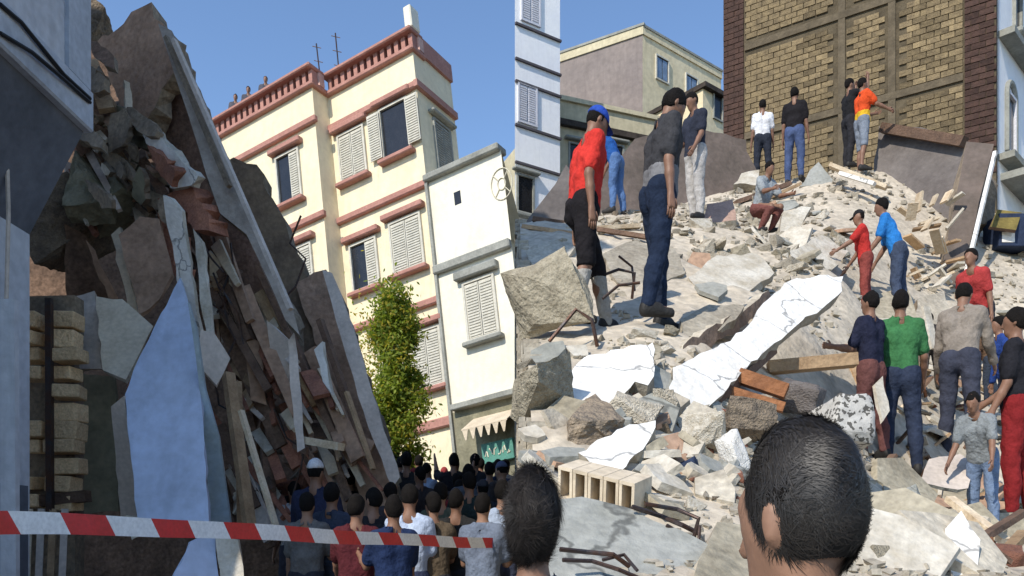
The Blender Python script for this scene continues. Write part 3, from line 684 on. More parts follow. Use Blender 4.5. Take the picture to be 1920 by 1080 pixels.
    if hands:
        for i, sx in enumerate((-1, 1)):
            sh, elb, wr, fd = AR[i]; pz = np.cross(fd, np.array([1.0, 0, 0])); pz /= np.linalg.norm(pz); inn = np.array([-sx*1.0, 0, 0]); inn -= fd*(inn@fd); inn /= np.linalg.norm(inn)
            for j, L_ in enumerate((.068, .078, .074, .058)):
                b = wr+fd*.082+pz*(-.027+.018*j); p1 = b+fd*L_*.5+inn*.008; p2 = p1+(fd*.8+inn*.6)*L_*.35; p3 = p2+(fd*.4+inn*.9)*L_*.25
                mb.tube([b, p1, p2, p3], [.0095, .0092, .0085, .006], 6)
            b = wr+fd*.03-pz*.03; p1 = b+fd*.03-pz*.022+inn*.012; p2 = p1+fd*.028+inn*.012; mb.tube([b, p1, p2], [.012, .011, .007], 6)
    base = len(V)
    if mb.v:
        q4 = [f_ if len(f_) == 4 else None for f_ in mb.f]; q4 = [f_ for f_ in q4 if f_]
        cap6 = [f_ for f_ in mb.f if len(f_) == 6]
        for c6 in cap6: q4 += [(c6[0], c6[1], c6[2], c6[3]), (c6[0], c6[3], c6[4], c6[5])]
        V = np.concatenate([V, np.array(mb.v)]); Q = np.concatenate([Q, np.array(q4)+base])
    o = link('person', np_mesh('person', V, Q, SKIN[skin]))
    def add(nm, fld, m, par=None):
        V, Q = nets(fld, X_, Y_, Z_)
        if len(V) < 8: return None
        c = bpy.data.objects.new(nm, np_mesh(nm, V, Q, m)); C.objects.link(c); c.parent = par or o; return c
    gx, gy, gz = np.meshgrid(X_, Y_, Z_, indexing='ij'); G = np.stack([gx, gy, gz], -1)
    fold = vnoise(G*np.array([9, 9, 14])+sd_*7.3, sd_)*.5+vnoise(G*np.array([22, 22, 30])+sd_, sd_+3)*.28
    along = (gx-pel[0])*sp[0]+(gy-pel[1])*sp[1]+(gz-pel[2])*sp[2]
    # shirt
    f2 = Field(X_, Y_, Z_); torso(f2, .014)
    for i in (0, 1):
        sh, elb, wr, fd = AR[i]
        if sleeve == 'long': f2.cone(sh, elb, .066, .055, .03); f2.cone(elb, elb+(wr-elb)*.93, .055, .040, .02)
        elif sleeve == 'short': f2.cone(sh, sh+(elb-sh)*.74, .066, .064, .03)
        else: f2.cone(sh, sh+(elb-sh)*.12, .062, .058, .02)
    lw = hem-.03
    fs = np.maximum(f2.f-fold*.017-.005, lw+.008*fold-along); perp = np.sqrt(np.maximum((gx-pel[0])**2+(gy-pel[1])**2+(gz-pel[2])**2-along**2, 0)); fs = np.maximum(fs, np.minimum(.070-perp, along-.49)); fs = np.maximum(fs, along-.60)
    if dress:
        for i in (0, 1): leg(f2, i, .05, 2, .08)
        fs = np.maximum(f2.f-fold*.012-.01, .08-gz)
    add('shirt', fs, cloth(shirt))
    if shirt2:
        add('shirt_panel', np.maximum(np.maximum(f2.f-fold*.011-.008, np.abs(along-.06)-.13), lw-along), cloth(shirt2))
    # trousers
    if not dress:
        f3 = Field(X_, Y_, Z_)
        for sx in (-1, 1): f3.cone(pel+X1*sx*.065, pel+X1*sx*.06+sp*.08, .115*build, .106*build, .03); f3.cone(pel+X1*sx*.07-fw*.045, pel+X1*sx*.07-fw*.05-sp*.03, .096, .086, .04)
        for i in (0, 1): leg(f3, i, .014, 2, .016)
        ft = f3.f-fold*.019-.004; ft = np.maximum(ft, along-.10)
        kz = min(J[0][1][2], J[1][1][2])-.03
        ft = np.maximum(ft, (kz if shorts else .075)-gz+.01*fold)
        add('shorts' if shorts else 'trousers', ft, cloth(pants))
        if socks:
            for i in (0, 1):
                f4 = Field(X_, Y_, Z_); hip, kne, ank, toe = J[i]; f4.cone(kne, ank, .072, .056, .02)
                add('legging', np.maximum(f4.f-fold*.01, gz-J[i][1][2]+.06), cloth(socks))
    for i in (0, 1):
        f5 = Field(X_, Y_, Z_); hip, kne, ank, toe = J[i]
        f5.cone(ank+np.array([0, -.03, -.04]), toe+np.array([0, .01, -.008]), .045, .037, .02); f5.cone(ank+np.array([0, -.02, -.01]), toe*.5+ank*.5, .048, .042, .02)
        add('shoe', np.maximum(f5.f, -gz+J[i][2][2]-.083), M_shoe if shoes == 'd' else M_shoe_w)
    # hair or cap
    lx = gx-hd[0]; ly = gy-hd[1]; lz = gz-hd[2]; Ri = Rh.T
    hy = Ri[1, 0]*lx+Ri[1, 1]*ly+Ri[1, 2]*lz; hz_ = Ri[2, 0]*lx+Ri[2, 1]*ly+Ri[2, 2]*lz
    fh = Field(X_, Y_, Z_); fh.ell(hd+Rh@np.array([0, -.004, .088]), (.083, .101, .104), Rh, 0)
    if cap:
        cf = np.maximum(fh.f-.006, .10+.12*hy-hz_)
        co_ = add('cap', cf, cloth(cap))
        if cap_peak and co_:
            m = MB(); rows = []
            for t in (0, .035, .075):
                rows.append([tuple(hd+Rh@np.array([math.sin(a_)*(.075-t*.12), .088*math.cos(a_)+t*1.05, .118-t*.35-.012*abs(math.sin(a_))])) for a_ in np.linspace(-.95, .95, 7)])
            for lay in (0, -.006):
                n0 = len(m.v)
                for r_ in rows: m.v += [(p[0], p[1], p[2]+lay) for p in r_]
                for a_ in range(2):
                    for b_ in range(6): m.f.append((n0+a_*7+b_, n0+a_*7+b_+1, n0+a_*7+b_+8, n0+a_*7+b_+7)); m.m.append(0)
            c = bpy.data.objects.new('peak', m.mesh('peak', cloth(cap), True)); C.objects.link(c); c.parent = co_
        add('hair', np.maximum(fh.f, np.maximum(np.maximum(hy-.03, .02-hz_), hz_-.12)), M_hair)
    elif hair:
        hn = fold*.016+(vnoise(G*60, sd_)*.005 if vox < .021 else 0)
        add('hair', np.maximum(fh.f-hn-.003+(.008 if headfine else 0), np.maximum(.115-hz_-np.clip(.075-hy, 0, .12)*1.1, .005-hz_)), M_hair)
    if face:
        m = MB()
        for sx in (-1, 1): m.ball(hd+Rh@np.array([sx*.031, .083, .076]), (.013, .012, .008), 8, 6)
        c = bpy.data.objects.new('eyes', m.mesh('eyes', M_eye, True)); C.objects.link(c); c.parent = o
        m = MB(); m.tube([hd+Rh@np.array([x, .090-abs(x)*.3, .012]) for x in (-.024, -.008, .008, .024)], .0055, 5)
        c = bpy.data.objects.new('lips', m.mesh('lips', M_lip, True)); C.objects.link(c); c.parent = o
    o.location = loc; o.rotation_euler = (0, 0, -th*D2); o.scale = (k*slim, k*slim, k)
    tag(o, label, 'person', group)
    o['_hd'] = [float(x) for x in hd]
    return o, hd, Rh, k

# ---- the crowd in the street
GP = 'crowd watching behind the barrier tape'
crowd = [  # head column, head top row, distance, facing, shirt, trousers, extra, label
    (592, 862, 7.4, 15, (.03, .035, .07), (.05, .05, .06), dict(cap=(.75, .74, .74), cap_peak=False, shirt2=(.30, .30, .34), build=1.15, arms=((10, 10, 40), (10, 10, 40))), 'person in white cap and navy shirt with pale band behind the tape'),
    (655, 880, 8.6, -10, (.02, .02, .022), (.03, .03, .04), {}, 'person with black hair and black top beside the white-capped person'),
    (692, 884, 9.3, 10, (.42, .03, .045), (.05, .05, .07), {}, 'person in a red shirt in the street crowd'),
    (552, 908, 8.2, -30, (.42, .41, .42), (.05, .05, .07), {}, 'person in a pale grey shirt under the leaning timbers'),
    (722, 882, 10.5, 20, (.10, .05, .04), (.05, .05, .05), {}, 'person in a dark maroon top in the street crowd'),
    (762, 846, 11.2, 0, (.03, .028, .028), (.04, .04, .05), dict(sleeve='long'), 'tall person in a black long-sleeved top in the street crowd'),
    (768, 908, 6.1, 0, (.45, .53, .68), (.04, .05, .1), dict(hp=8), 'person in a light blue shirt just behind the tape'),
    (800, 868, 13.0, 30, (.28, .34, .44), (.05, .05, .07), {}, 'person in a faded blue shirt deep in the street crowd'),
    (826, 905, 7.2, 5, (.09, .10, .07), (.05, .05, .05), dict(hair=True, skin=1, arms=((30, 10, 60), (10, 8, 20))), 'person in an olive shirt in the street crowd'),
    (851, 838, 12.4, -5, (.02, .02, .024), (.04, .04, .05), dict(sleeve='long'), 'person in black raising hands before the white house'),
    (880, 886, 7.9, 0, (.022, .035, .035), (.04, .05, .09), dict(sleeve='long', build=1.15), 'person in a dark green jacket in the street crowd'),
    (891, 836, 12.8, 15, (.03, .03, .035), (.05, .05, .06), {}, 'person in a charcoal shirt below the shop sign'),
    (918, 868, 11.6, -20, (.10, .09, .09), (.04, .04, .05), {}, 'person in a grey brown top below the shop sign'),
    (942, 902, 6.9, -8, (.42, .50, .64), (.05, .06, .1), dict(sleeve='long'), 'person in a pale blue long-sleeved shirt beside the party wall stub'),
    (948, 862, 13.5, 10, (.35, .33, .30), (.05, .05, .05), {}, 'person in a beige shirt far down the street'),
    (732, 905, 7.6, -15, (.05, .045, .05), (.04, .04, .05), {}, 'person in a dark top between red shirt and light blue shirt'),
    (785, 838, 14.5, 0, (.05, .05, .05), (.05, .05, .05), {}, 'person in dark clothes near the tree trunk'),
    (640, 868, 11.8, 25, (.25, .12, .08), (.05, .05, .06), {}, 'person in a rust-coloured shirt by the leaning slab'),
    (862, 900, 9.5, 12, (.30, .04, .04), (.05, .05, .07), {}, 'person in a dark red top behind the green jacket'),
    (905, 905, 9.0, -12, (.04, .04, .05), (.05, .05, .07), dict(cap=(.05, .05, .06)), 'person in black with a black cap in the street crowd'),
]
for i, (x, y, d, th, sh, pa, ex, lb) in enumerate(crowd):
    p = at(x, y, d); gz_ = ground_z(p.x, d); H = min(max(p.z-gz_, 1.55), 1.9)
    kw = dict(vox=.022, hands=d < 9, face=False, arms=((rnd.uniform(-5, 25), 7, rnd.uniform(5, 60)), (rnd.uniform(-5, 25), 7, rnd.uniform(5, 60))), hyaw=rnd.uniform(-25, 25), skin=i % 2); kw.update(ex)
    if 'raising' in lb: kw['arms'] = ((100, 20, 60), (95, 25, 70))
    person(lb, (p.x, d, gz_), H, th, sh, pa, group=GP, **kw)
q = random.Random(19)
for i in range(22):
    d = 8.8+i*.32; x = 560+((i*157) % 400)+q.uniform(-8, 8); y = 872-(d-9)*2.2+q.uniform(-14, 22); p = at(x, y, d); gz_ = ground_z(p.x, d); H = min(max(p.z-gz_, 1.5), 1.86); c_ = q.choice(((.02, .02, .024), (.06, .05, .05), (.10, .11, .13), (.03, .05, .10)))
    xt = {}
    if i % 4 == 1: xt = dict(cap=q.choice(((.05, .05, .06), (.25, .22, .18), (.30, .05, .05), (.10, .12, .20))), cap_peak=False)
    if i % 5 == 0: xt['lean'] = q.uniform(-3, 10)
    xt['build'] = q.uniform(.95, 1.2); xt['hp'] = q.uniform(-12, 18)
    person('onlooker in dark clothes packed into the street crowd', (p.x, d, gz_), H, q.uniform(-40, 40), c_, (.04, .04, .05), group='dark-clothed onlookers in the street', vox=.026, hands=False, face=False, hyaw=q.uniform(-30, 30), skin=i % 2, sleeve=q.choice(('short', 'long')), **xt, arms=((q.uniform(0, 40), 8, q.uniform(0, 80)), (q.uniform(0, 40), 8, q.uniform(0, 80))))
for i, (x, y, d, c_) in enumerate(((622, 905, 6.6, (.05, .06, .09)), (700, 915, 6.4, (.03, .03, .035)), (738, 930, 5.6, (.02, .035, .09)), (812, 925, 6.2, (.12, .09, .06)), (855, 918, 6.5, (.03, .03, .03)), (905, 925, 6.0, (.16, .19, .25)), (668, 930, 5.9, (.09, .02, .025)), (576, 935, 6.4, (.16, .15, .14)))):
    p = at(x, y, d); gz_ = ground_z(p.x, d); H = min(max(p.z-gz_, 1.5), 1.86); nm_ = ('slate', 'black', 'deep navy', 'tan brown', 'soot black', 'grey blue', 'maroon', 'taupe')[i]
    person('person in a %s top close behind the tape' % nm_, (p.x, d, gz_), H, q.uniform(-35, 35), c_, (.04, .04, .05), group=GP, vox=.022, face=False, hyaw=q.uniform(-30, 30), skin=i % 2, arms=((q.uniform(0, 40), 8, q.uniform(0, 80)), (q.uniform(0, 40), 8, q.uniform(0, 80))))
GR = 'onlookers on the cream block roof'
for x, y in ((422, 208), (446, 192), (478, 168)):
    ROOF = ROOF_FR.P(ROOF_FR.px(x, y+45, .3)[0], -.08, 3.88); p = Vector((ROOF.x, ROOF.y, ROOF.z+1.62))
    person('small figure looking over the parapet of the cream block roof', (p.x, p.y, p.z-1.62), 1.62, 170, (.10, .10, .12), (.05, .05, .06), vox=.04, hands=False, face=False, group=GR)

# ---- people on the mound: head top row, foot row -> height
def onmound(lb, x, yt, yf, d, th, sh, pa, dx=0, **kw):
    p = at(x+dx, yf, d); z = mz(p.x, p.y); top = at(x, yt, d).z; H = kw.pop('H', None) or (top-z)
    kw.setdefault('vox', .0145 if d < 9 else .02); kw.setdefault('face', True)
    return person(lb, (p.x, p.y, z), H, th, sh, pa, **kw)
onmound('person in blue cap and red shirt stepping across the mound', 1094, 198, 622, 6.25, 72, (.62, .045, .035), (.018, .016, .018), cap=(.03, .08, .40), hp=32, lean=6, legs=((26, 12), (-4, 16)), arms=((-6, 6, 14), (-14, 6, 22)), socks=(.40, .38, .34), shorts=True, H=1.8)
onmound('person in dark shirt and jeans looking down beside the red shirt', 1246, 166, 607, 5.95, 75, (.05, .05, .055), (.018, .028, .055), dx=-10, hp=38, lean=5, legs=((8, 4), (-8, 8)), arms=((-2, 6, 10), (-8, 6, 12)), H=1.8, shirt2=(.20, .20, .21))
onmound('person in dark polo and pale grey trousers standing on the rubble', 1303, 174, 418, 10.9, -115, (.035, .04, .06), (.48, .46, .44), hp=25, arms=((10, 8, 25), (14, 8, 45)))
onmound('person in white shirt and dark trousers at the mound top', 1430, 188, 347, 15.5, 10, (.72, .72, .74), (.03, .035, .05), vox=.022)
onmound('person in black shirt and blue jeans holding a dark jacket at the mound top', 1490, 164, 347, 14.6, 30, (.018, .016, .018), (.07, .10, .20), vox=.022)
onmound('person in orange and yellow shirt and grey shorts at the mound top', 1617, 147, 332, 14.2, 85, (.72, .09, .025), (.22, .25, .30), shorts=True, shirt2=(.70, .42, .03), arms=((35, 10, 70), (40, 12, 30)), vox=.022)
onmound('person in black raising both hands behind the orange shirt', 1593, 148, 330, 14.7, 80, (.02, .02, .022), (.03, .03, .035), arms=((95, 8, 80), (90, 8, 90)), vox=.022)
onmound('child in grey shirt crouching on the rubble', 1424, 352, 447, 11.6, 150, (.33, .36, .38), (.20, .08, .07), H=1.45, legs=((85, 125), (80, 120)), lean=22, arms=((45, 10, 50), (45, 10, 50)), hp=20)
onmound('person in bright blue shirt bending behind the red shirt', 1155, 262, 402, 12.0, -60, (.03, .12, .40), (.10, .18, .36), lean=24, hp=20, H=1.5, arms=((30, 8, 20), (20, 8, 30)))
onmound('person in black cap and red shirt reaching out with one arm', 1622, 392, 640, 9.7, -70, (.50, .04, .035), (.25, .06, .05), cap=(.02, .02, .022), arms=((48, 8, 20), (15, 8, 30)), lean=8, hp=12)
onmound('person in blue shirt leaning beside the red shirt and black cap', 1684, 408, 640, 10.1, -60, (.03, .20, .55), (.06, .08, .13), lean=22, hp=10, H=1.62, arms=((30, 8, 25), (20, 8, 30)))
onmound('person in navy shirt with folded arms below the timbers', 1632, 548, 875, 6.8, -35, (.022, .025, .05), (.14, .06, .055), arms=((25, 10, 80), (25, 10, 85)))
onmound('person in green shirt and dark jeans seen from behind', 1688, 545, 912, 7.0, 15, (.05, .17, .065), (.03, .04, .07), arms=((6, 12, 18), (10, 14, 30)))
onmound('person in long grey shirt bending over the debris', 1800, 550, 862, 7.8, 40, (.26, .225, .19), (.05, .055, .08), lean=14, hp=25, sleeve='long', hem=-.14, arms=((25, 12, 20), (30, 12, 25)), H=1.8)
onmound('person in black shirt and red trousers', 1905, 578, 972, 6.6, -50, (.02, .02, .025), (.22, .02, .022), arms=((8, 8, 20), (15, 8, 50)))
onmound('child in grey shirt and pale jeans picking through debris', 1842, 742, 985, 6.0, -130, (.24, .26, .27), (.16, .22, .33), H=1.12, lean=28, hp=25, arms=((35, 10, 15), (30, 10, 20)))
onmound('person in royal blue jacket behind the red trousers', 1888, 592, 880, 8.4, -80, (.03, .07, .28), (.04, .05, .08), lean=12, sleeve='long')
onmound('person in dusty red top stooping beneath the tilted pillar', 1838, 560, 800, 9.6, -120, (.40, .05, .05), (.05, .05, .06), lean=25, H=1.6)
onmound('person in black shirt half hidden behind the green and grey shirts', 1745, 585, 868, 8.7, 20, (.03, .028, .03), (.07, .06, .05), lean=8, hp=12, arms=((20, 8, 40), (25, 8, 50)))
onmound('person in brown shirt behind the long grey shirt', 1855, 602, 868, 9.1, -40, (.13, .08, .05), (.04, .05, .07), lean=10, hp=15, arms=((20, 8, 30), (30, 8, 50)))
# ---- two heads close to the camera
def strands(o, hd, Rh, test, nS, L, seed, m, rad=(.085, .103, .106)):
    q = np.random.default_rng(seed); mb = MB()
    while nS > 0:
        d = q.normal(size=3); d /= np.linalg.norm(d); p = np.array([rad[0]*d[0], rad[1]*d[1]-.004, rad[2]*d[2]+.088])
        if not test(p, q): continue
        nS -= 1; n_ = d/np.array(rad); n_ /= np.linalg.norm(n_)
        wv = np.array([math.sin(p[1]*60+p[2]*35), math.sin(p[0]*55), math.sin(p[0]*48+p[1]*50)])*.55; fl = np.array([p[0]*3, -.55-.4*(p[1] < -.03), -.55])+wv+q.normal(size=3)*.22; fl -= n_*(fl@n_); fl /= np.linalg.norm(fl)+1e-6
        sd2 = np.cross(n_, fl); l_ = L*q.uniform(.5, 1.3); w_ = .0010; n0 = len(mb.v)
        lift = q.uniform(.05, .32)
        for t, ww in ((0, 1), (.5, .8), (1, .15)):
            c = p*1.0+fl*l_*t+n_*(lift*l_*(t-.55*t*t)-.25*l_*l_*t*t/.1); c = hd+Rh@c; s_ = Rh@sd2*w_*ww
            mb.v += [tuple(c-s_), tuple(c+s_)]
        mb.f += [(n0, n0+1, n0+3, n0+2), (n0+2, n0+3, n0+5, n0+4)]; mb.m += [0, 0]
    c = bpy.data.objects.new('hair_strands', mb.mesh('hair_strands', m)); C.objects.link(c); c.parent = o; return c
M_strand = mat('hair_strand', (.030, .025, .021), .5, .2, 30, 0, spec=.5)
d = .94; p = at(1516, 778, d)
o, hd, Rh, k = person('person with short receding black hair in front, seen from behind', (p.x, d, 0), p.z-.012, -33, (.30, .28, .26), (.05, .05, .07), headfine=True, hp=6, skin=1, hair=True, hands=False)
o.scale = (k*.75, k*.75, k)
strands(o, hd, Rh, lambda p, q: (p[2] > .015) and (p[1] < .055+.3*(p[2]-.13)) and not (np.hypot(p[0]-.01, p[1]-.01) < .030+q.uniform(-.012, .012) and p[2] > .15) and p[2] > .115-1.15*max(0, min(.12, .06-p[1])), 30000, .036, 5, M_strand, (.080, .098, .101))
d = 1.85; p = at(1000, 884, d)
o, hd, Rh, k = person('person with thick curly grey black hair beside the party wall stub', (p.x, d, 0), p.z-.012, 20, (.04, .05, .09), (.05, .05, .07), headfine=True, hp=0, skin=0, hands=False)
o.scale = (k*.68, k*.68, k)
strands(o, hd, Rh, lambda p, q: p[1] < .06, 24000, .085, 6, mat('greying_strand', (.04, .033, .029), .55, .3, 30, 0), (.082, .100, .105))

# ------------------------------------------------------------------ collapsed house on the left
def board(name, a, b, w, t, m, label, cat='plank', group=None, parent=None, up=(0, 0, 1), bevel=.004):
    mb = MB(); mb.beam(at(*a) if len(a) == 3 and not isinstance(a, Vector) else a, at(*b) if len(b) == 3 and not isinstance(b, Vector) else b, w, t, up)
    o = mb.build(name, m, parent)
    if label: tag(o, label, cat, group)
    return o
def rock_mesh(seed, sub=0, m=None, flat=(1, 1, 1), npts=16):
    q = np.random.default_rng(seed); bm = bmesh.new()
    P = q.uniform(-1, 1, (npts, 3)); P = np.sign(P)*np.abs(P)**.55*np.array(flat)
    for p in P: bm.verts.new(p)
    r_ = bmesh.ops.convex_hull(bm, input=bm.verts[:]); bmesh.ops.delete(bm, geom=[g_ for g_ in r_['geom_interior'] if isinstance(g_, bmesh.types.BMVert)], context='VERTS')
    for _ in range(sub):
        bmesh.ops.subdivide_edges(bm, edges=bm.edges[:], cuts=1, use_grid_fill=True)
        bmesh.ops.triangulate(bm, faces=bm.faces[:])
        co = np.array([v.co for v in bm.verts]); d_ = fbm(co*(2.2*(_+1))+seed, 3, seed)*.16/(_+1)
        for v, x in zip(bm.verts, d_): v.co += v.co.normalized()*x
    bmesh.ops.recalc_face_normals(bm, faces=bm.faces[:])
    me = bpy.data.meshes.new('rock'); bm.to_mesh(me); bm.free(); me.materials.append(m or M_conc); return me
def rock(name, px, py, d, size, m, label, seed, flat=(1, 1, 1), sub=2, rot=(0, 0, 0), cat='rubble', group=None, parent=None):
    me = rock_mesh(seed, sub, m, flat); p = at(px, py, d)
    o = link(name, me, parent); o.location = p; o.rotation_euler = rot; o.scale = (size, size, size) if not isinstance(size, tuple) else size
    if label: tag(o, label, cat, group)
    return o
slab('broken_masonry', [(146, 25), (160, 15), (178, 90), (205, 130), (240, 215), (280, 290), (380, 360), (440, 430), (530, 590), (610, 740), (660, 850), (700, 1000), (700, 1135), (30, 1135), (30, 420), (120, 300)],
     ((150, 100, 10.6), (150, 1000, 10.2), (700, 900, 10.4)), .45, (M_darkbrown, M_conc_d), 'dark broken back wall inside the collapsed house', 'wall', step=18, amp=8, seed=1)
slab('leaning_slab', [(178, 80), (232, 45), (246, 22), (283, 4), (288, 34), (306, 44), (318, 66), (330, 120), (290, 200), (256, 250), (238, 250), (222, 190), (205, 150)], ((180, 80, 8.7), (320, 60, 8.2), (240, 250, 8.5)), .22, (M_brownwall, M_conc_d),
     'mauve brown wall slab pointing up at the top of the collapsed house', 'wall slab', step=16, amp=4, seed=2)
slab('leaning_slab', [(245, 235), (318, 66), (345, 112), (470, 440), (562, 622), (552, 720), (500, 690), (470, 640), (395, 450), (330, 345)], ((300, 100, 8.6), (560, 620, 8.3), (250, 400, 8.9)), .12, (mat('dark_inner_plaster', (.30, .19, .14), .9, .25, 2.5, .9, 9, col2=(.15, .095, .07), fine=.25), M_conc_d),
     'long dark brown floor slab hanging diagonally under the grey facade strip', 'wall slab', step=18, amp=5, seed=3)
slab('facade_strip', [(296, 44), (322, 58), (352, 120), (420, 280), (488, 440), (548, 575), (562, 628), (536, 600), (462, 440), (412, 400), (330, 150)], ((300, 50, 8.0), (560, 620, 7.5), (560, 50, 8.1)), .12, (M_strip, M_conc_d),
     'long grey facade strip toppling across the sky edge of the ruin', 'facade', step=60, amp=2, seed=4)
for i_, (a_, b_) in enumerate((((326, 75, 7.85), (545, 580, 7.3)), ((312, 70, 7.9), (430, 350, 7.6)))):
    board('facade_moulding', a_, b_, .05, .04, M_lav if i_ == 0 else M_conc_d, ('pale', 'dark')[i_]+' moulding running down the toppled grey facade strip', 'moulding')
slab('leaning_slab', [(418, 306), (438, 294), (482, 308), (560, 480), (640, 660), (700, 800), (722, 890), (660, 890), (560, 650), (470, 440)], ((430, 300, 9.2), (700, 880, 8.7), (700, 300, 9.0)), .18, (mat('olive_brown_plaster', (.25, .18, .115), .9, .2, 2.5, .7, 9, col2=(.14, .10, .07), fine=.2), M_conc_d),
     'olive brown slab with mossy top sliding behind the grey strip', 'wall slab', step=18, amp=5, seed=5)
slab('leaning_slab', [(553, 530), (612, 505), (640, 560), (744, 898), (744, 1130), (690, 1130), (660, 800), (590, 640)], ((560, 530, 8.9), (740, 890, 8.4), (760, 530, 8.7)), .2, (M_brownwall, M_conc_d),
     'brown slab leaning down to the street crowd', 'wall slab', step=20, amp=4, seed=6)
slab('slab_edge', [(604, 506), (622, 512), (650, 580), (700, 740), (750, 895), (736, 915), (690, 800), (630, 600)], ((610, 510, 8.4), (745, 890, 8.0), (745, 510, 8.4)), .1, (M_lav, M_conc_g),
     'pale grey edge strip along the leaning slab above the crowd', 'facade', step=30, amp=2, seed=7)
slab('plaster_strip', [(232, 150), (244, 155), (250, 220), (262, 240), (240, 232)], ((232, 150, 8.0), (250, 230, 7.9), (262, 200, 8.0)), .06, (M_creampanel, M_conc), 'narrow cream plaster strip hanging below the mauve slab', 'plaster', step=10, amp=2, seed=8)
slab('plaster_strip', [(258, 232), (280, 232), (305, 262), (340, 300), (372, 330), (366, 342), (340, 350), (318, 352), (326, 320), (300, 290), (275, 268)], ((260, 235, 7.8), (370, 330, 7.5), (320, 350, 7.7)), .08, (M_white, M_whitedirty), 'torn white plaster strip above the red brick patch', 'plaster', step=9, amp=4, seed=9)
slab('brick_patch', [(276, 272), (300, 288), (328, 320), (322, 350), (300, 330), (285, 300)], ((276, 272, 7.7), (328, 320, 7.5), (300, 330, 7.7)), .12, (M_redbrick, M_redbrick), 'small red brick patch below the torn white plaster', 'brickwork', step=8, amp=3, seed=10)
slab('brick_patch', [(296, 372), (318, 362), (352, 345), (380, 380), (392, 430), (362, 432), (340, 386), (318, 420), (330, 520), (310, 500)], ((296, 372, 7.9), (380, 380, 7.6), (330, 520, 7.8)), .2, (M_redbrick, M_redbrick), 'broken red brick edge around the white panel', 'brickwork', step=9, amp=5, seed=11)
# dark concrete lumps under the corbelled house
for i_, (x, y, d, sz, fl, sd_, m_, w_) in enumerate(((165, 60, 9.3, .35, (.5, .6, 1), 21, M_conc_d, 'beside the mauve brown slab tip'), (225, 250, 8.9, .42, (.5, .6, 1), 23, M_conc_d, 'behind the cream plaster strip'), (172, 350, 8.1, .42, (.38, .6, 1), 25, M_olive, 'beneath the corbel edge'), (225, 385, 8.3, .42, (.9, .7, .5), 26, M_olive, 'above the square brown panel'), (120, 430, 8.4, .45, (1, .8, .9), 28, M_conc_d, 'above the block pier'))):
    rock('concrete_lump', x, y, d, sz, m_, ('dark' if m_ == M_conc_d else 'olive')+' broken concrete lump '+w_, sd_, fl, 4, (0, R(25), R(i_*50)), 'rubble')
q = random.Random(23)
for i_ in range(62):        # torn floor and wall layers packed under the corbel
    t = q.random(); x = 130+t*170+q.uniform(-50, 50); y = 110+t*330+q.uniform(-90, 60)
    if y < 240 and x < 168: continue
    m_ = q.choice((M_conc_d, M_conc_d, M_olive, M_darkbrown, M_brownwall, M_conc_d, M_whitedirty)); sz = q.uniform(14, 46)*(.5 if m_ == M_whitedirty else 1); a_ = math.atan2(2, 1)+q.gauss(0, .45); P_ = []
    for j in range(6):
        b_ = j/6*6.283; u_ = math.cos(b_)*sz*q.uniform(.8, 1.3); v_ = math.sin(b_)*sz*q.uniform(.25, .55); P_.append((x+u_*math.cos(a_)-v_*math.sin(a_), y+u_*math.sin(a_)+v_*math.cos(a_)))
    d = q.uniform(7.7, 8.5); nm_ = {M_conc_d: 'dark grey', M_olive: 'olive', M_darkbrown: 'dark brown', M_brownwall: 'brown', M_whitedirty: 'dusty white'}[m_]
    slab('torn_layer', P_, ((x, y, d), (x+100, y, d+q.uniform(-.5, .2)), (x, y-100, d+q.uniform(-.3, .4))), q.uniform(.04, .12), (m_, M_conc_d), nm_+' torn layer packed under the corbelled house', 'debris', step=9, amp=3, seed=300+i_, group=nm_+' torn layers under the corbelled house')
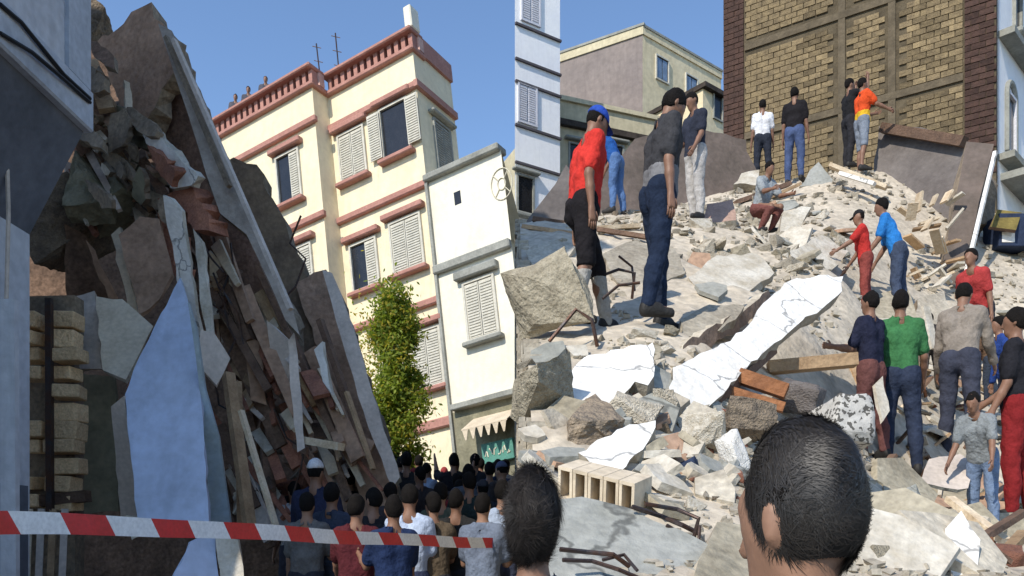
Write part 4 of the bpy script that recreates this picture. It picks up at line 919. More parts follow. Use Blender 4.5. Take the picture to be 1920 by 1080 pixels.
panels = [
    ([(120, 420), (160, 440), (205, 560), (190, 575), (125, 560)], 8.3, M_darkbrown, 'dark brown panel behind the block pier', 31),
    ([(160, 450), (178, 470), (222, 560), (206, 566)], 8.0, M_brownwall, 'narrow brown board slanting above the cream panels', 32),
    ([(208, 440), (225, 425), (262, 600), (248, 610)], 7.9, M_creampanel, 'slim cream board slanting behind the brown panel', 33),
    ([(222, 440), (262, 405), (300, 410), (322, 515), (300, 560), (262, 590)], 7.7, M_brownwall, 'square brown plaster panel above the pale blue door', 34),
    ([(120, 560), (178, 545), (186, 600), (190, 692), (150, 692), (118, 640)], 7.5, M_lav, 'lavender grey panel beside the cracked cream panel', 35),
    ([(180, 556), (230, 560), (262, 588), (288, 612), (262, 660), (236, 712), (192, 694)], 7.35, M_creampanel, 'cracked cream panel beside the pale blue door', 36),
    ([(306, 366), (322, 374), (342, 396), (352, 470), (366, 560), (380, 632), (346, 604), (330, 500)], 7.2, M_white, 'tall white panel sliver above the pale blue door', 37),
    ([(362, 428), (378, 450), (386, 520), (398, 622), (388, 634), (374, 540)], 7.1, M_whitedirty, 'thin cream panel sliver next to the white panel', 38),
    ([(376, 620), (400, 622), (432, 672), (406, 722), (378, 690)], 6.9, M_lav, 'five-sided lavender panel hanging over the door', 39),
    ([(338, 520), (352, 560), (366, 640), (378, 760), (392, 985), (258, 985), (246, 860), (234, 740), (262, 668), (288, 616)], 6.7, M_door, 'large pale blue door leaf standing upright in the rubble', 40),
    ([(352, 566), (368, 620), (384, 730), (410, 820), (432, 985), (394, 985), (382, 800), (366, 660)], 6.75, M_teal, 'pale teal door edge beside the large door leaf', 41),
    ([(208, 762), (232, 742), (246, 850), (262, 972), (226, 972)], 6.85, M_lav, 'lavender strip left of the pale blue door leaf', 42),
    ([(320, 1095), (358, 1015), (386, 1002), (404, 1010), (412, 1095)], 5.6, M_door, 'pale blue broken panel standing below the tape', 43),
    ([(404, 1005), (446, 1012), (458, 1095), (414, 1095)], 5.65, M_whitedirty, 'dusty white panel standing below the tape', 44),
    ([(540, 640), (552, 622), (560, 700), (572, 840), (558, 848), (546, 740)], 7.6, M_lav, 'long lavender sliver hanging above the crowd', 45),
    ([(588, 655), (604, 640), (624, 740), (606, 715)], 7.7, M_white, 'white pointed shard hanging above the crowd', 46),
    ([(140, 700), (215, 706), (222, 960), (150, 960)], 8.2, M_olive, 'dark olive wall behind the block pier', 47),
    ([(392, 470), (430, 500), (470, 570), (462, 640), (430, 620), (398, 560)], 8.2, M_creampanel, 'dusty tan panel under the hanging slab', 48),
    ([(462, 632), (486, 640), (500, 760), (470, 750)], 8.1, M_brownwall, 'brown torn panel under the hanging slab', 49),
    ([(500, 600), (545, 640), (540, 720), (506, 690)], 8.0, M_lav, 'grey torn sheet under the hanging slab', 50),
    ([(236, 966), (270, 972), (262, 1004), (246, 1012)], 6.3, M_whitedirty, 'small white flake just below the tape', 51),
    ([(0, 560), (26, 560), (30, 1090), (0, 1090)], 5.3, M_bluegrey, 'blue grey pilaster at the foot of the corbelled house', 52),
]
for P, d, m_, lb, sd_ in panels:
    cx_ = sum(p[0] for p in P)/len(P); cy_ = sum(p[1] for p in P)/len(P); q = random.Random(sd_)
    t1, t2 = q.uniform(-.25, .25), q.uniform(-.2, .3)
    if sd_ == 52: t1 = t2 = 0
    slab('loose_plate', P, ((cx_, cy_, d), (cx_+100, cy_, d-t1), (cx_, cy_-100, d+t2)), .05 if sd_ not in (40, 41) else .07, (m_, M_whitedirty if m_ in (M_white, M_creampanel) else m_), lb, 'panel', step=22, amp=0 if sd_ in (41, 52) else (1.5 if sd_ in (40, 42, 45) else 3), seed=sd_)
# block pier
root = empty('block_pier', at(95, 1100, 7.2), 'standing pier of sandy blocks beside the blue grey house', 'pier')
q = random.Random(9); y = 588
cache_b = []
for v in range(3):
    me = rock_mesh(60+v, 1, M_block, (1, .9, .55), 30); cache_b.append(me)
while y < 940:
    for x0, x1 in ((40, 80), (98, 152)):
        if x0 == 40 and q.random() < .12: continue
        hh = q.choice((24, 30, 34)); jx = q.uniform(-8, 8); a = at((x0+x1)/2+jx, y+hh/2, 7.15+q.uniform(-.06, .06)); w_ = (x1-x0)*7.2/F*q.uniform(.85, 1.1)
        m = MB(); m.box(-w_/2, w_/2, -.1, .1, -hh*7.2/F/2, hh*7.2/F/2); me = m.mesh('block', M_block)
        o = link('block', me, root, a); o.rotation_euler = (q.uniform(-.06, .06), q.uniform(-.05, .05), q.uniform(-.15, .15)); bv = o.modifiers.new('bevel', 'BEVEL'); bv.width = .012; bv.segments = 2
    y += 34
m = MB(); m.beam(at(92, 560, 7.0), at(94, 960, 7.0), .05, .05); m.build('steel_rod', M_metal, root)
m = MB(); m.beam(at(98, 560, 7.42), at(98, 1120, 7.3), .5, .16, up=(0, 1, 0)); m.build('core', M_conc_d, root)
m = MB(); m.beam(at(30, 945, 7.1), at(165, 930, 7.1), .12, .1); m.build('lintel_beam', M_wood_d, root)
for i_, x in enumerate((55, 78, 100, 122)): board('slat', (x, 955, 7.0), (x-6, 1100, 6.8), .055, .03, (M_wood_l, M_lav, M_wood, M_lav)[i_], ('pale timber', 'grey', 'raw timber', 'lavender')[i_]+' upright slat below the block pier', 'slat')
# timbers
GT = 'timbers tangled in the collapsed house'
tim = [((428, 700), (468, 985), 7.4, .10, M_wood, 'upright raw timber beam behind the tape'), ((446, 716), (452, 985), 7.6, .07, M_wood, 'slim raw timber post behind the tape'), ((452, 770), (520, 995), 7.0, .05, M_wood_l, 'pale pole leaning towards the tape'),
       ((650, 735), (700, 880), 7.6, .045, M_wood, 'thin timber pole leaning above the crowd'), ((574, 826), (640, 838), 7.6, .10, M_wood_l, 'short pale timber block lying across the opening'), ((350, 340), (470, 640), 8.2, .12, M_wood_d, 'long dark timber running under the slab'),
       ((380, 420), (530, 830), 8.4, .12, M_wood_d, 'dark rafter dropping to the crowd'), ((470, 560), (590, 860), 8.3, .10, M_wood_d, 'dark rafter behind the lavender sliver'), ((486, 500), (640, 840), 8.2, .10, M_wood_d, 'dark rafter beside the white shard'),
       ((430, 560), (500, 900), 8.6, .14, M_darkbrown, 'thick scorched beam in the opening'), ((520, 640), (470, 900), 8.5, .08, M_wood_d, 'dark cross brace in the opening'), ((600, 600), (690, 860), 8.1, .08, M_wood_d, 'dark rafter just inside the leaning edge'),
       ((310, 580), (240, 730), 7.0, .04, M_redbrick, 'rusty red bar crossing the door top'), ((480, 760), (640, 790), 8.4, .1, M_wood_d, 'dark lintel beam over the opening'), ((500, 840), (510, 1000), 8.2, .12, M_wood_d, 'dark post in the opening'), ((330, 640), (440, 980), 8.3, .1, M_wood_d, 'dark post hidden behind the door leaf')]
for a_, b_, d, w_, m_, lb in tim: board('timber', (*a_, d+.1), (*b_, d-.1), w_, w_*.7, m_, lb, 'timber', GT)
# loose wreckage in the opening
def inpoly(x, y, P):
    c = False
    for i in range(len(P)):
        (x0, y0), (x1, y1) = P[i], P[i-1]
        if (y0 > y) != (y1 > y) and x < (x1-x0)*(y-y0)/(y1-y0)+x0: c = not c
    return c
RV = [rock_mesh(100+i, 1, None, ((1, .8, .6), (1, .6, .35), (.9, .9, .8), (1, .5, .5), (.8, .7, 1))[i % 5], 14) for i in range(10)]
def variants(m_):
    out = []
    for me in RV: c = me.copy(); c.materials.clear(); c.materials.append(m_); out.append(c)
    return out
VAR = {}
WSP = []
def free(x, y): return not any(inpoly(x, y, P_) for P_ in WSP)
def chunk(p, size, m_, label, group, q, name='rubble_chunk'):
    if m_.name not in VAR: VAR[m_.name] = variants(m_)
    o = bpy.data.objects.new(name, q.choice(VAR[m_.name])); C.objects.link(o); o.location = p
    o.scale = (size*q.uniform(.7, 1.3), size*q.uniform(.7, 1.2), size*q.uniform(.6, 1)); o.rotation_euler = (q.uniform(-.5, .5), q.uniform(-.5, .5), q.uniform(0, 6.3))
    tag(o, label, 'rubble', group); return o
RUIN = [(160, 120), (240, 250), (330, 360), (420, 450), (470, 560), (560, 640), (640, 760), (690, 900), (690, 1000), (440, 1000), (440, 720), (360, 540), (300, 420), (120, 430), (120, 300)]
q = random.Random(31); k = 0
while k < 110:
    x, y = q.uniform(110, 700), q.uniform(110, 1000)
    if not inpoly(x, y, RUIN): continue
    k += 1; mm_ = q.choice((M_darkbrown, M_conc_d, M_darkbrown, M_redbrick, M_wood_d, M_creampanel, M_lav))
    chunk(at(x, y, q.uniform(8.4, 9.9)), q.uniform(.07, .26), mm_, 'broken wall chunk wedged inside the collapsed house', 'broken chunks wedged in the collapsed house', q, 'masonry_fragment')
q = random.Random(41); k = 0       # broken floor layers and laths sliding down the same way
names = {M_brownwall: 'brown plaster', M_creampanel: 'cream plaster', M_lav: 'grey plaster', M_darkbrown: 'dark brown', M_wood: 'raw timber', M_whitedirty: 'dusty white', M_redbrick: 'red brick', M_wood_d: 'dark timber'}
while k < 120:
    x, y = q.uniform(150, 690), q.uniform(150, 960)
    if not inpoly(x, y, RUIN): continue
    k += 1; mm_ = q.choice(list(names)); a_ = math.atan2(560, 290)+q.gauss(0, .22 if k < 86 else .08); L_ = q.uniform(25, 110) if k < 86 else q.uniform(130, 300); d = q.uniform(8.0, 8.35); w_ = q.uniform(.04, .16)
    if mm_ in (M_creampanel, M_whitedirty, M_lav): L_ *= .6
    p0 = at(x-math.cos(a_)*L_/2, y-math.sin(a_)*L_/2, d+.12); p1 = at(x+math.cos(a_)*L_/2, y+math.sin(a_)*L_/2, d-.1)
    mb = MB(); mb.beam(p0, p1, w_, q.uniform(.025, .06), (q.uniform(-.4, .4), -1, q.uniform(-.3, .3)), w_*q.uniform(.3, 1.1)); o = mb.build('broken_lath', mm_)
    tag(o, names[mm_]+' strip sliding down inside the collapsed house', 'debris', names[mm_]+' strips in the collapsed house')
q = random.Random(32); m = MB()
for i_ in range(8):
    x, y = q.uniform(330, 640), q.uniform(350, 780); mm = MB(); p = at(x, y, 8.0); pts = [p]
    for j in range(4): pts.append(pts[-1]+Vector((q.uniform(-.12, .2), q.uniform(-.05, .05), -q.uniform(.1, .3))))
    mm.tube(pts, .011, 5); tag(mm.build('reinforcing_bar', M_metal), 'bent rusty bar dangling in the collapsed house', 'rebar', 'bars dangling in the collapsed house')

# ------------------------------------------------------------------ barrier tape
tp = [(-60, 985, 2.35), (0, 981, 2.5), (120, 983, 2.75), (250, 987, 3.05), (380, 992, 3.4), (520, 1000, 3.85), (650, 1007, 4.4), (780, 1013, 5.0), (880, 1017, 5.6), (968, 1020, 6.25)]
P = [at(*p) for p in tp]
cum = [0]
for i in range(1, len(P)): cum.append(cum[-1]+(P[i]-P[i-1]).length)
def tpos(s):
    for i in range(1, len(P)):
        if s <= cum[i] or i == len(P)-1: t = (s-cum[i-1])/(cum[i]-cum[i-1]); return P[i-1].lerp(P[i], t)
root = empty('barrier_tape', P[0], 'red and white striped barrier tape stretched across the street', 'tape')
s_, seg = -.0, 0; SEG = [.185, .205]; hw = .0375
tot = cum[-1]
while s_ < tot-.02:
    L_ = .20 if seg % 2 == 0 else .215; e_ = min(s_+L_, tot); m = MB(); k = 6; rows = []
    for j in range(k+1):
        rr = []
        for v in (-1, 1):
            sl_ = max(0, min(tot, s_+(e_-s_)*j/k-v*.028)); c = tpos(sl_); tw = .25*math.sin(sl_*1.7); rr.append(c+Vector((0, math.sin(tw)*hw*v, math.cos(tw)*hw*v))+Vector((0, .006*math.sin(sl_*9), .003*math.sin(sl_*5.1))))
        rows.append(rr)
    for off in (0, .0008):
        n0 = len(m.v)
        for rr in rows: m.v += [tuple(p+Vector((0, off, 0))) for p in rr]
        for j in range(k): m.f.append((n0+2*j, n0+2*j+2, n0+2*j+3, n0+2*j+1)); m.m.append(0)
    m.build('red_segment' if seg % 2 == 0 else 'white_segment', M_taper if seg % 2 == 0 else M_tapew, root, smooth=True)
    s_ = e_; seg += 1
m = MB(); p = P[0]; m.tube([(p.x-.02, p.y, 0), (p.x-.02, p.y, 1.75)], .03, 10); m.tube([(p.x-.02, p.y, 0), (p.x-.02, p.y, .04)], .18, 14)
tag(m.build('barrier_post', M_metal), 'dark steel post holding the left end of the tape', 'post')

# ------------------------------------------------------------------ street tree
root = empty('street_tree', (at(738, 1000, 15).x, 15, ground_z(0, 15)), 'slender yellow green street tree in front of the cream block', 'tree')
tb = Vector((at(738, 1000, 15).x, 15, ground_z(0, 15))); m = MB()
m.tube([tb, tb+Vector((.05, 0, 1.6)), tb+Vector((-.02, 0, 3.2)), tb+Vector((0, 0, 4.7))], [.10, .08, .05, .015], 8)
q = random.Random(77); twigs = []
for i_ in range(60):
    z = q.uniform(1.0, 4.7); a_ = q.uniform(0, 6.28); l_ = max(.2, 1.1-.33*abs(z-2.4))*q.uniform(.6, 1); b = tb+Vector((0, 0, z)); e_ = b+Vector((math.cos(a_)*l_*.72, math.sin(a_)*l_*.72, l_*q.uniform(.3, .9)))
    m.tube([b, b.lerp(e_, .5)+Vector((0, 0, .05)), e_], [.025, .015, .005], 5); twigs.append((b, e_))
m.build('trunk', mat('bark', (.12, .09, .06), .9, .25, 8, .8), root)
m = MB(); rgl = np.random.default_rng(5)
def leaf(c, sz, mi):
    d_ = rgl.normal(size=3); d_ /= np.linalg.norm(d_); e_ = np.cross(d_, rgl.normal(size=3)); e_ /= np.linalg.norm(e_); n0 = len(m.v)
    for s1, s2 in ((0, -1), (.4, 0), (0, 1), (-.4, 0)): m.v.append(tuple(np.array(c)+e_*s1*sz+d_*s2*sz))
    m.f.append((n0, n0+1, n0+2, n0+3)); m.m.append(mi)
for b, e_ in twigs:
    for cl in range(6):
        c = b.lerp(e_, q.uniform(.2, 1.05)); rr = q.uniform(.10, .2); lt = q.random()
        for j in range(70): leaf(np.array(c)+rgl.normal(size=3)*np.array([rr, rr, rr*1.3])*.7, q.uniform(.035, .065), 0 if q.random() < lt else (1 if q.random() < .6 else 2))
for j in range(1500): leaf((tb.x+rgl.normal()*.17, tb.y+rgl.normal()*.17, tb.z+rgl.uniform(3.4, 5.15)), .05, 1 if j % 3 == 0 else 0)
for j in range(2600):       # yellow side growth
    leaf((tb.x-.62+rgl.normal()*.15, tb.y+rgl.normal()*.2, tb.z+1.5+abs(rgl.normal())*1.15), .05, 2 if j % 3 else 0)
def leafmat(nm, c):
    m_ = mat(nm, c, .6, .15, 8, 0, spec=.3); N = m_.node_tree.nodes; L = m_.node_tree.links; b = N['Principled BSDF']; tr_ = N.new('ShaderNodeBsdfTranslucent'); tr_.inputs[0].default_value = (c[0]*1.5, c[1]*1.5, c[2], 1)
    mxs = N.new('ShaderNodeMixShader'); mxs.inputs[0].default_value = .45; L.new(b.outputs[0], mxs.inputs[1]); L.new(tr_.outputs[0], mxs.inputs[2]); L.new(mxs.outputs[0], N['Material Output'].inputs[0]); return m_
m.build('crown', [leafmat('leaf_green', (.29, .36, .05)), leafmat('leaf_dark', (.16, .22, .04)), leafmat('leaf_yellow', (.42, .35, .05))], root)

# ------------------------------------------------------------------ big pieces on the mound
def ms(pts, lift=.06): return tuple((x, y, hit(x, y)[1]-lift) for x, y in pts)
def fit(P_, clear=.04):
    """a plane resting on the mound under an outline, clear of every bump in it"""
    H_ = []
    for x, y in P_+[((P_[j][0]+P_[j-len(P_)//2][0])/2, (P_[j][1]+P_[j-len(P_)//2][1])/2) for j in range(len(P_))]: H_.append(hit(x, y)[0])
    A_ = np.array([tuple(h_) for h_ in H_]); c = A_.mean(0); n_ = np.linalg.svd(A_-c)[2][2]
    if n_[1] > 0: n_ = -n_
    n_ = n_+np.array([0, -.25, 0]); n_ /= np.linalg.norm(n_); off = ((A_-c)@n_).max(); c = c+n_*(off*.8+clear)
    pl = (Vector(c), Vector(n_)); out = []
    for x, y in (P_[0], P_[len(P_)//3], P_[2*len(P_)//3]): p = on_plane(x, y, pl); out.append((x, y, p.y))
    return tuple(out)
WSL = [('tall', [(1252, 740), (1262, 690), (1300, 672), (1370, 640), (1410, 600), (1440, 560), (1480, 525), (1535, 515), (1582, 518), (1578, 545), (1540, 578), (1490, 612), (1440, 652), (1400, 690), (1355, 738), (1330, 760), (1262, 802), (1250, 775)], ((1270, 770, 4.75), (1560, 530, 7.3), (1330, 655, 5.6)), 'long white plastered slab sloping down the middle of the mound'),
       ('b', [(1055, 738), (1068, 700), (1095, 672), (1160, 655), (1224, 642), (1228, 690), (1215, 722), (1190, 715), (1165, 742), (1140, 762), (1112, 745), (1075, 752)], ((1060, 740, 4.5), (1220, 645, 4.9), (1140, 750, 4.45)), 'square white plastered slab lying beside the long white slab'),
       ('c', [(1085, 850), (1120, 825), (1180, 795), (1228, 788), (1222, 815), (1205, 842), (1180, 862), (1155, 897), (1120, 880)], ((1085, 850, 3.75), (1225, 790, 4.0), (1155, 897, 3.6)), 'small white plastered slab above the hollow blocks')]
WSP += [w_[1] for w_ in WSL]
for i_, (_, P_, s3, lb) in enumerate(WSL): slab('plaster_slab', P_, fit(P_), .11, (M_white, M_conc), lb, 'slab', step=13, amp=4, seed=70+i_)
slab('concrete_slab', [(1030, 938), (1090, 930), (1180, 952), (1250, 985), (1300, 1004), (1335, 1024), (1330, 1110), (1010, 1110)], fit([(1030, 938), (1180, 952), (1335, 1024), (1330, 1075), (1030, 1075)]), .12, (M_conc_g, M_conc), 'flat grey concrete slab at the foot of the mound', 'slab', step=26, amp=3, seed=80)
slab('concrete_slab', [(1345, 978), (1402, 985), (1440, 990), (1440, 1110), (1296, 1110), (1310, 1050)], fit([(1345, 978), (1402, 985), (1440, 1075), (1310, 1075)]), .1, (M_conc_y, M_conc), 'tan concrete slab beside the flat grey slab', 'slab', step=22, amp=3, seed=81)
slab('concrete_slab', [(985, 418), (1040, 345), (1062, 308), (1078, 330), (1080, 416)], ((985, 418, 10.6), (1062, 310, 11.0), (1078, 416, 10.7)), .25, (M_slabgrey, M_conc), 'grey triangular slab leaning up behind the red shirt', 'slab', step=40, amp=3, seed=82)
slab('slumped_panel', [(1070, 425), (1130, 330), (1165, 290), (1190, 258), (1262, 250), (1340, 246), (1398, 262), (1424, 330), (1420, 420), (1250, 440)], ((1080, 400, 13.2), (1400, 260, 15.2), (1250, 420, 13.8)), .4, (M_darkwall, M_conc_d), 'low taupe ruined wall behind the people on the mound', 'wall', step=20, amp=7, seed=83)
slab('slumped_panel', [(1648, 236), (1700, 236), (1812, 264), (1856, 300), (1830, 420), (1790, 480), (1700, 440), (1640, 390), (1640, 300)], ((1655, 240, 14.6), (1812, 264, 13.3), (1720, 430, 13.6)), .35, (M_slabgrey, M_conc_d), 'mauve grey wall panel slumped below the brick gable', 'wall', step=30, amp=4, seed=84)
board('timber', (1655, 240, 14.45), (1808, 266, 13.2), .16, .16, M_wood_d, 'brown timber lying along the slumped wall panel', 'timber')
slab('tilted_pillar', [(1812, 266), (1864, 270), (1852, 312), (1836, 380), (1802, 545), (1756, 550), (1776, 450), (1800, 340)], ((1812, 266, 12.6), (1860, 270, 12.5), (1790, 540, 11.6)), .45, (M_darkwall, M_conc_d), 'dark concrete pillar tilted against the slumped wall panel', 'pillar', step=40, amp=3, seed=85)
board('pipe', (1866, 285, 12.2), (1800, 560, 11.3), .05, .05, M_white, 'thin white pipe along the tilted pillar', 'pipe')
slab('concrete_slab', [(1498, 350), (1534, 304), (1574, 348)], ((1498, 350, 14.0), (1534, 304, 14.2), (1574, 348, 13.9)), .15, (M_conc_g, M_conc), 'small grey slab peak beside the black shirt and jeans', 'slab', step=18, amp=3, seed=86)
slab('concrete_slab', [(1376, 346), (1390, 325), (1424, 318), (1424, 346)], ((1376, 346, 14.0), (1424, 318, 14.4), (1400, 346, 14.0)), .15, (M_whitedirty, M_conc), 'pale slab piece next to the white shirt', 'slab', step=12, amp=3, seed=87)
slab('concrete_slab', [(1314, 418), (1326, 382), (1372, 374), (1380, 412)], ((1314, 418, 11.2), (1372, 374, 11.6), (1370, 416, 11.2)), .15, (mat('pink_plaster', (.42, .28, .22), .85, .15, 4, .4), M_conc), 'pinkish plaster chunk beside the pale grey trousers', 'slab', step=14, amp=3, seed=88)
slab('concrete_slab', [(1455, 470), (1470, 395), (1520, 388), (1500, 440)], ((1455, 470, 10.6), (1470, 395, 11.2), (1510, 400, 11.2)), .15, (M_whitedirty, M_conc), 'pale tilted slab piece in the middle of the mound', 'slab', step=14, amp=4, seed=89)
for args in (('boulder', 1038, 572, 5.75, (.30, .26, .33), M_conc_y, 'large tan boulder beside the party wall stub', 91, (1, .9, 1)), ('boulder', 1008, 735, 4.35, (.16, .2, .16), M_conc_y, 'tan concrete block under the large boulder', 92, (1, 1, .9)),
             ('boulder', 1090, 800, 4.15, (.26, .25, .14), M_conc_d, 'dark broken chunk under the square white slab', 93, (1, .8, .8)), ('boulder', 1185, 775, 4.25, (.15, .15, .12), M_conc, 'grey chunk between the white slabs', 94, (1, .9, .8)),  # dark chunk stands in for the shadow in the hollow under the slab
             ('boulder', 1335, 830, 4.2, (.17, .16, .15), M_whitedirty, 'pale lumpy chunk under the long white slab', 95, (1, .9, .9)), ('boulder', 1390, 800, 4.5, (.16, .16, .12), M_conc_d, 'dark chunk under the lower timbers', 96, (1, .9, .9)),
             ('boulder', 1685, 985, 4.2, (.16, .18, .19), M_conc_g, 'pitted grey concrete lump beside the foreground head', 97, (1, .9, 1)), ('boulder', 1075, 525, 6.3, (.16, .2, .12), M_conc_y, 'small tan boulder behind the large boulder', 98, (1, .9, 1)),
             ('boulder', 1250, 770, 4.5, (.10, .12, .16), M_conc, 'narrow grey chunk at the lower corner of the long white slab', 99, (1, .9, 1))):
    nm, x, y, d, sz, m_, lb, sd_, fl = args; rock(nm, x, y, d, sz, m_, lb, sd_, fl, 3, (.2, .3, sd_), 'boulder')
slab('mound_ledge', [(1250, 690), (1290, 640), (1380, 590), (1440, 545), (1450, 565), (1400, 610), (1300, 668)], ((1250, 690, 5.2), (1445, 550, 7.1), (1300, 640, 5.6)), .12, (mat('brown_plaster_edge', (.30, .21, .15), .9, .2, 5, .7, 15), M_conc), 'brown broken plaster edge above the long white slab', 'slab', step=10, amp=4, seed=90)
# broad plates bedded in the upper slope
for i_, (P_, m_, lb) in enumerate((([(1128, 478), (1190, 452), (1262, 462), (1285, 512), (1215, 545), (1160, 530)], M_conc, 'broad grey concrete plate bedded behind the dark shirt and jeans'), ([(1290, 520), (1345, 478), (1420, 476), (1452, 512), (1400, 552), (1322, 562)], M_whitedirty, 'broad dusty plate bedded in the open slope'),
        ([(1275, 600), (1330, 572), (1395, 572), (1380, 600), (1320, 632), (1280, 632)], M_conc, 'grey plate bedded above the brown plaster edge'), ([(985, 470), (1040, 448), (1080, 462), (1060, 492), (1000, 498)], M_conc, 'grey plate bedded behind the large boulder'), ([(1480, 470), (1540, 440), (1590, 470), (1560, 505), (1500, 508)], M_whitedirty, 'dusty plate bedded left of the reaching person'))):
    slab('concrete_plate', P_, fit(P_, .01), .09, (m_, M_conc), lb, 'plate', step=14, amp=4, seed=140+i_)
# hollow block row
A_ = at(1046, 905, 3.3); B_ = at(1190, 940, 3.15); ux = (B_-A_); Lh = ux.length; ux.normalize(); nz_ = Vector((0, -.25, 1)).normalized(); ny_ = ux.cross(nz_)*1
if ny_.y < 0: ny_ = -ny_
hf = Frame(A_, ux, ny_, nz_); root = empty('hollow_blocks', A_, 'row of hollow clay blocks exposed under the small white slab', 'hollow blocks')
k = 5; Hh = .14
for i_ in range(k):
    m = MB(); a0 = Lh*i_/k; a1 = Lh*(i_+1)/k-.003
    hf.box(m, a0, a1, 0, .2, -Hh/2, -Hh/2+.014); hf.box(m, a0, a1, 0, .2, Hh/2-.014, Hh/2)
    hf.box(m, a0, a0+.012, .001, .2, -Hh/2+.014, Hh/2-.014); hf.box(m, a1-.012, a1, .001, .2, -Hh/2+.014, Hh/2-.014); hf.box(m, a0+.012, a1-.012, .18, .199, -Hh/2+.014, Hh/2-.014)
    fixn(m.build('block', M_creampanel, root))
# bars and cables on the mound
bars = [([(1050, 1030), (1100, 1035), (1150, 1040), (1180, 1062)], 2.45, .008), ([(1055, 1050), (1110, 1052), (1160, 1068), (1200, 1085)], 2.4, .007), ([(1130, 1050), (1170, 1040), (1195, 1070)], 2.42, .006), ([(1185, 950), (1240, 968), (1280, 985), (1310, 1000)], 2.85, .009), ([(1210, 945), (1270, 955), (1310, 972), (1300, 1010)], 2.82, .008), ([(1250, 985), (1290, 1008), (1310, 1020), (1312, 985)], 2.8, .007),
        ([(1120, 520), (1160, 505), (1190, 512), (1185, 560)], 6.4, .012), ([(1130, 560), (1160, 535), (1200, 530)], 6.2, .012), ([(1030, 640), (1080, 580), (1110, 600), (1120, 650)], 5.3, .014), ([(1160, 480), (1185, 500), (1190, 545)], 6.6, .01), ([(1560, 560), (1575, 520), (1590, 500)], 7.4, .012)]
for i_, (P_, d, r_) in enumerate(bars):
    m = MB(); m.tube([at(x, y, d+.03*math.sin(j*2)) for j, (x, y) in enumerate(P_)], r_, 6); tag(m.build('reinforcing_bar', M_metal), 'bent dark reinforcing bar sticking out of the rubble', 'rebar', 'bars sticking out of the mound')
# timbers on the mound
GM = 'timbers lying on the mound'
tl = [((1440, 690), (1605, 675), 6.0, 5.9, .14, .09, M_wood, 'thick tan timber lying behind the foreground head'), ((1385, 705), (1475, 735), 5.2, 5.1, .13, .09, M_wood_o, 'orange timber box end under the long white slab'), ((1370, 735), (1470, 765), 5.1, 5.0, .10, .06, M_wood_o, 'orange plank under the orange timber'), ((1256, 812), (1360, 735), 4.55, 5.0, .05, .06, M_wood_d, 'dark timber along the lower edge of the long white slab'), ((1355, 738), (1450, 655), 5.0, 5.7, .05, .06, M_wood_d, 'dark timber along the upper edge of the long white slab'),
      ((1000, 412), (1110, 428), 10.4, 10.2, .10, .06, M_wood_d, 'dark plank lying at the back of the mound'), ((1060, 432), (1200, 424), 9.8, 10.0, .07, .05, M_wood_l, 'pale pole lying at the back of the mound'), ((980, 425), (1080, 440), 9.9, 9.6, .06, .05, M_wood, 'raw pole lying beside the triangular slab'), ((1120, 430), (1215, 445), 9.6, 9.4, .06, .05, M_wood_d, 'dark pole lying behind the two men'),
      ((1556, 310), (1662, 352), 13.6, 13.2, .14, .06, M_wood_l, 'pale plank below the orange and yellow shirt'), ((1575, 325), (1640, 345), 13.4, 13.0, .10, .06, M_white, 'white board below the orange and yellow shirt'), ((1380, 380), (1480, 345), 13.2, 13.6, .12, .07, M_wood_d, 'dark beam lying beside the white shirt'), ((1440, 372), (1500, 345), 13.4, 13.6, .08, .05, M_wood, 'raw plank near the mound top'),
      ((1735, 575), (1752, 655), 8.6, 8.5, .10, .03, M_whitedirty, 'upright pale board behind the green shirt'), ((1655, 640), (1740, 700), 8.4, 8.0, .09, .05, M_wood, 'raw plank behind the green shirt'), ((1600, 690), (1640, 800), 7.6, 7.3, .10, .06, M_wood, 'tan post beside the navy shirt'), ((1780, 935), (1885, 1015), 5.2, 4.8, .07, .04, M_wood_l, 'pale plank at the feet of the child in jeans'), ((1720, 940), (1780, 985), 5.0, 4.9, .09, .06, M_wood_d, 'dark brown block beside the curved debris'),
      ((1725, 1010), (1800, 1080), 3.9, 3.7, .05, .04, M_wood_o, 'orange stick beside the white board'), ((1840, 1010), (1920, 960), 4.6, 5.0, .05, .04, M_wood_d, 'dark stick near the red trousers'), ((1850, 1075), (1920, 1000), 4.0, 4.4, .06, .04, M_wood, 'raw stick near the red trousers')]
for a_, b_, d0, d1, w_, t_, m_, lb in tl: board('timber', (*a_, d0), (*b_, d1), w_, t_, m_, lb, 'timber', GM)
q = random.Random(55)
for i_ in range(26):
    x, y = q.uniform(1695, 1790), q.uniform(375, 545); a_ = q.uniform(.2, 2.4); l_ = q.uniform(25, 60); d = 12.1-(y-375)*.006+q.uniform(-.2, .2)
    board('splintered_plank', (x, y, d), (x+l_*math.cos(a_), y-l_*math.sin(a_)*.8, d+q.uniform(-.3, .3)), q.uniform(.06, .14), .03, q.choice((M_wood_l, M_wood, M_wood_l, M_whitedirty)), 'splintered plank in the heap against the tilted pillar', 'plank', 'splintered planks against the tilted pillar')
for i_ in range(46):
    x, y = q.uniform(1640, 1915), q.uniform(640, 1075); p, d = hit(x, y); a_ = q.uniform(0, 3.1); l_ = q.uniform(.12, .4); v = Vector((math.cos(a_)*l_, q.uniform(-.1, .1), math.sin(a_)*l_*.5))
    board('splintered_plank', p-v*.5+Vector((0, -.03, .05)), p+v*.5+Vector((0, -.03, .07)), q.uniform(.03, .1), .022, q.choice((M_wood_l, M_wood, M_wood_d, M_whitedirty, M_wood_o)), 'splintered plank scattered around the standing people', 'plank', 'splintered planks around the standing people')
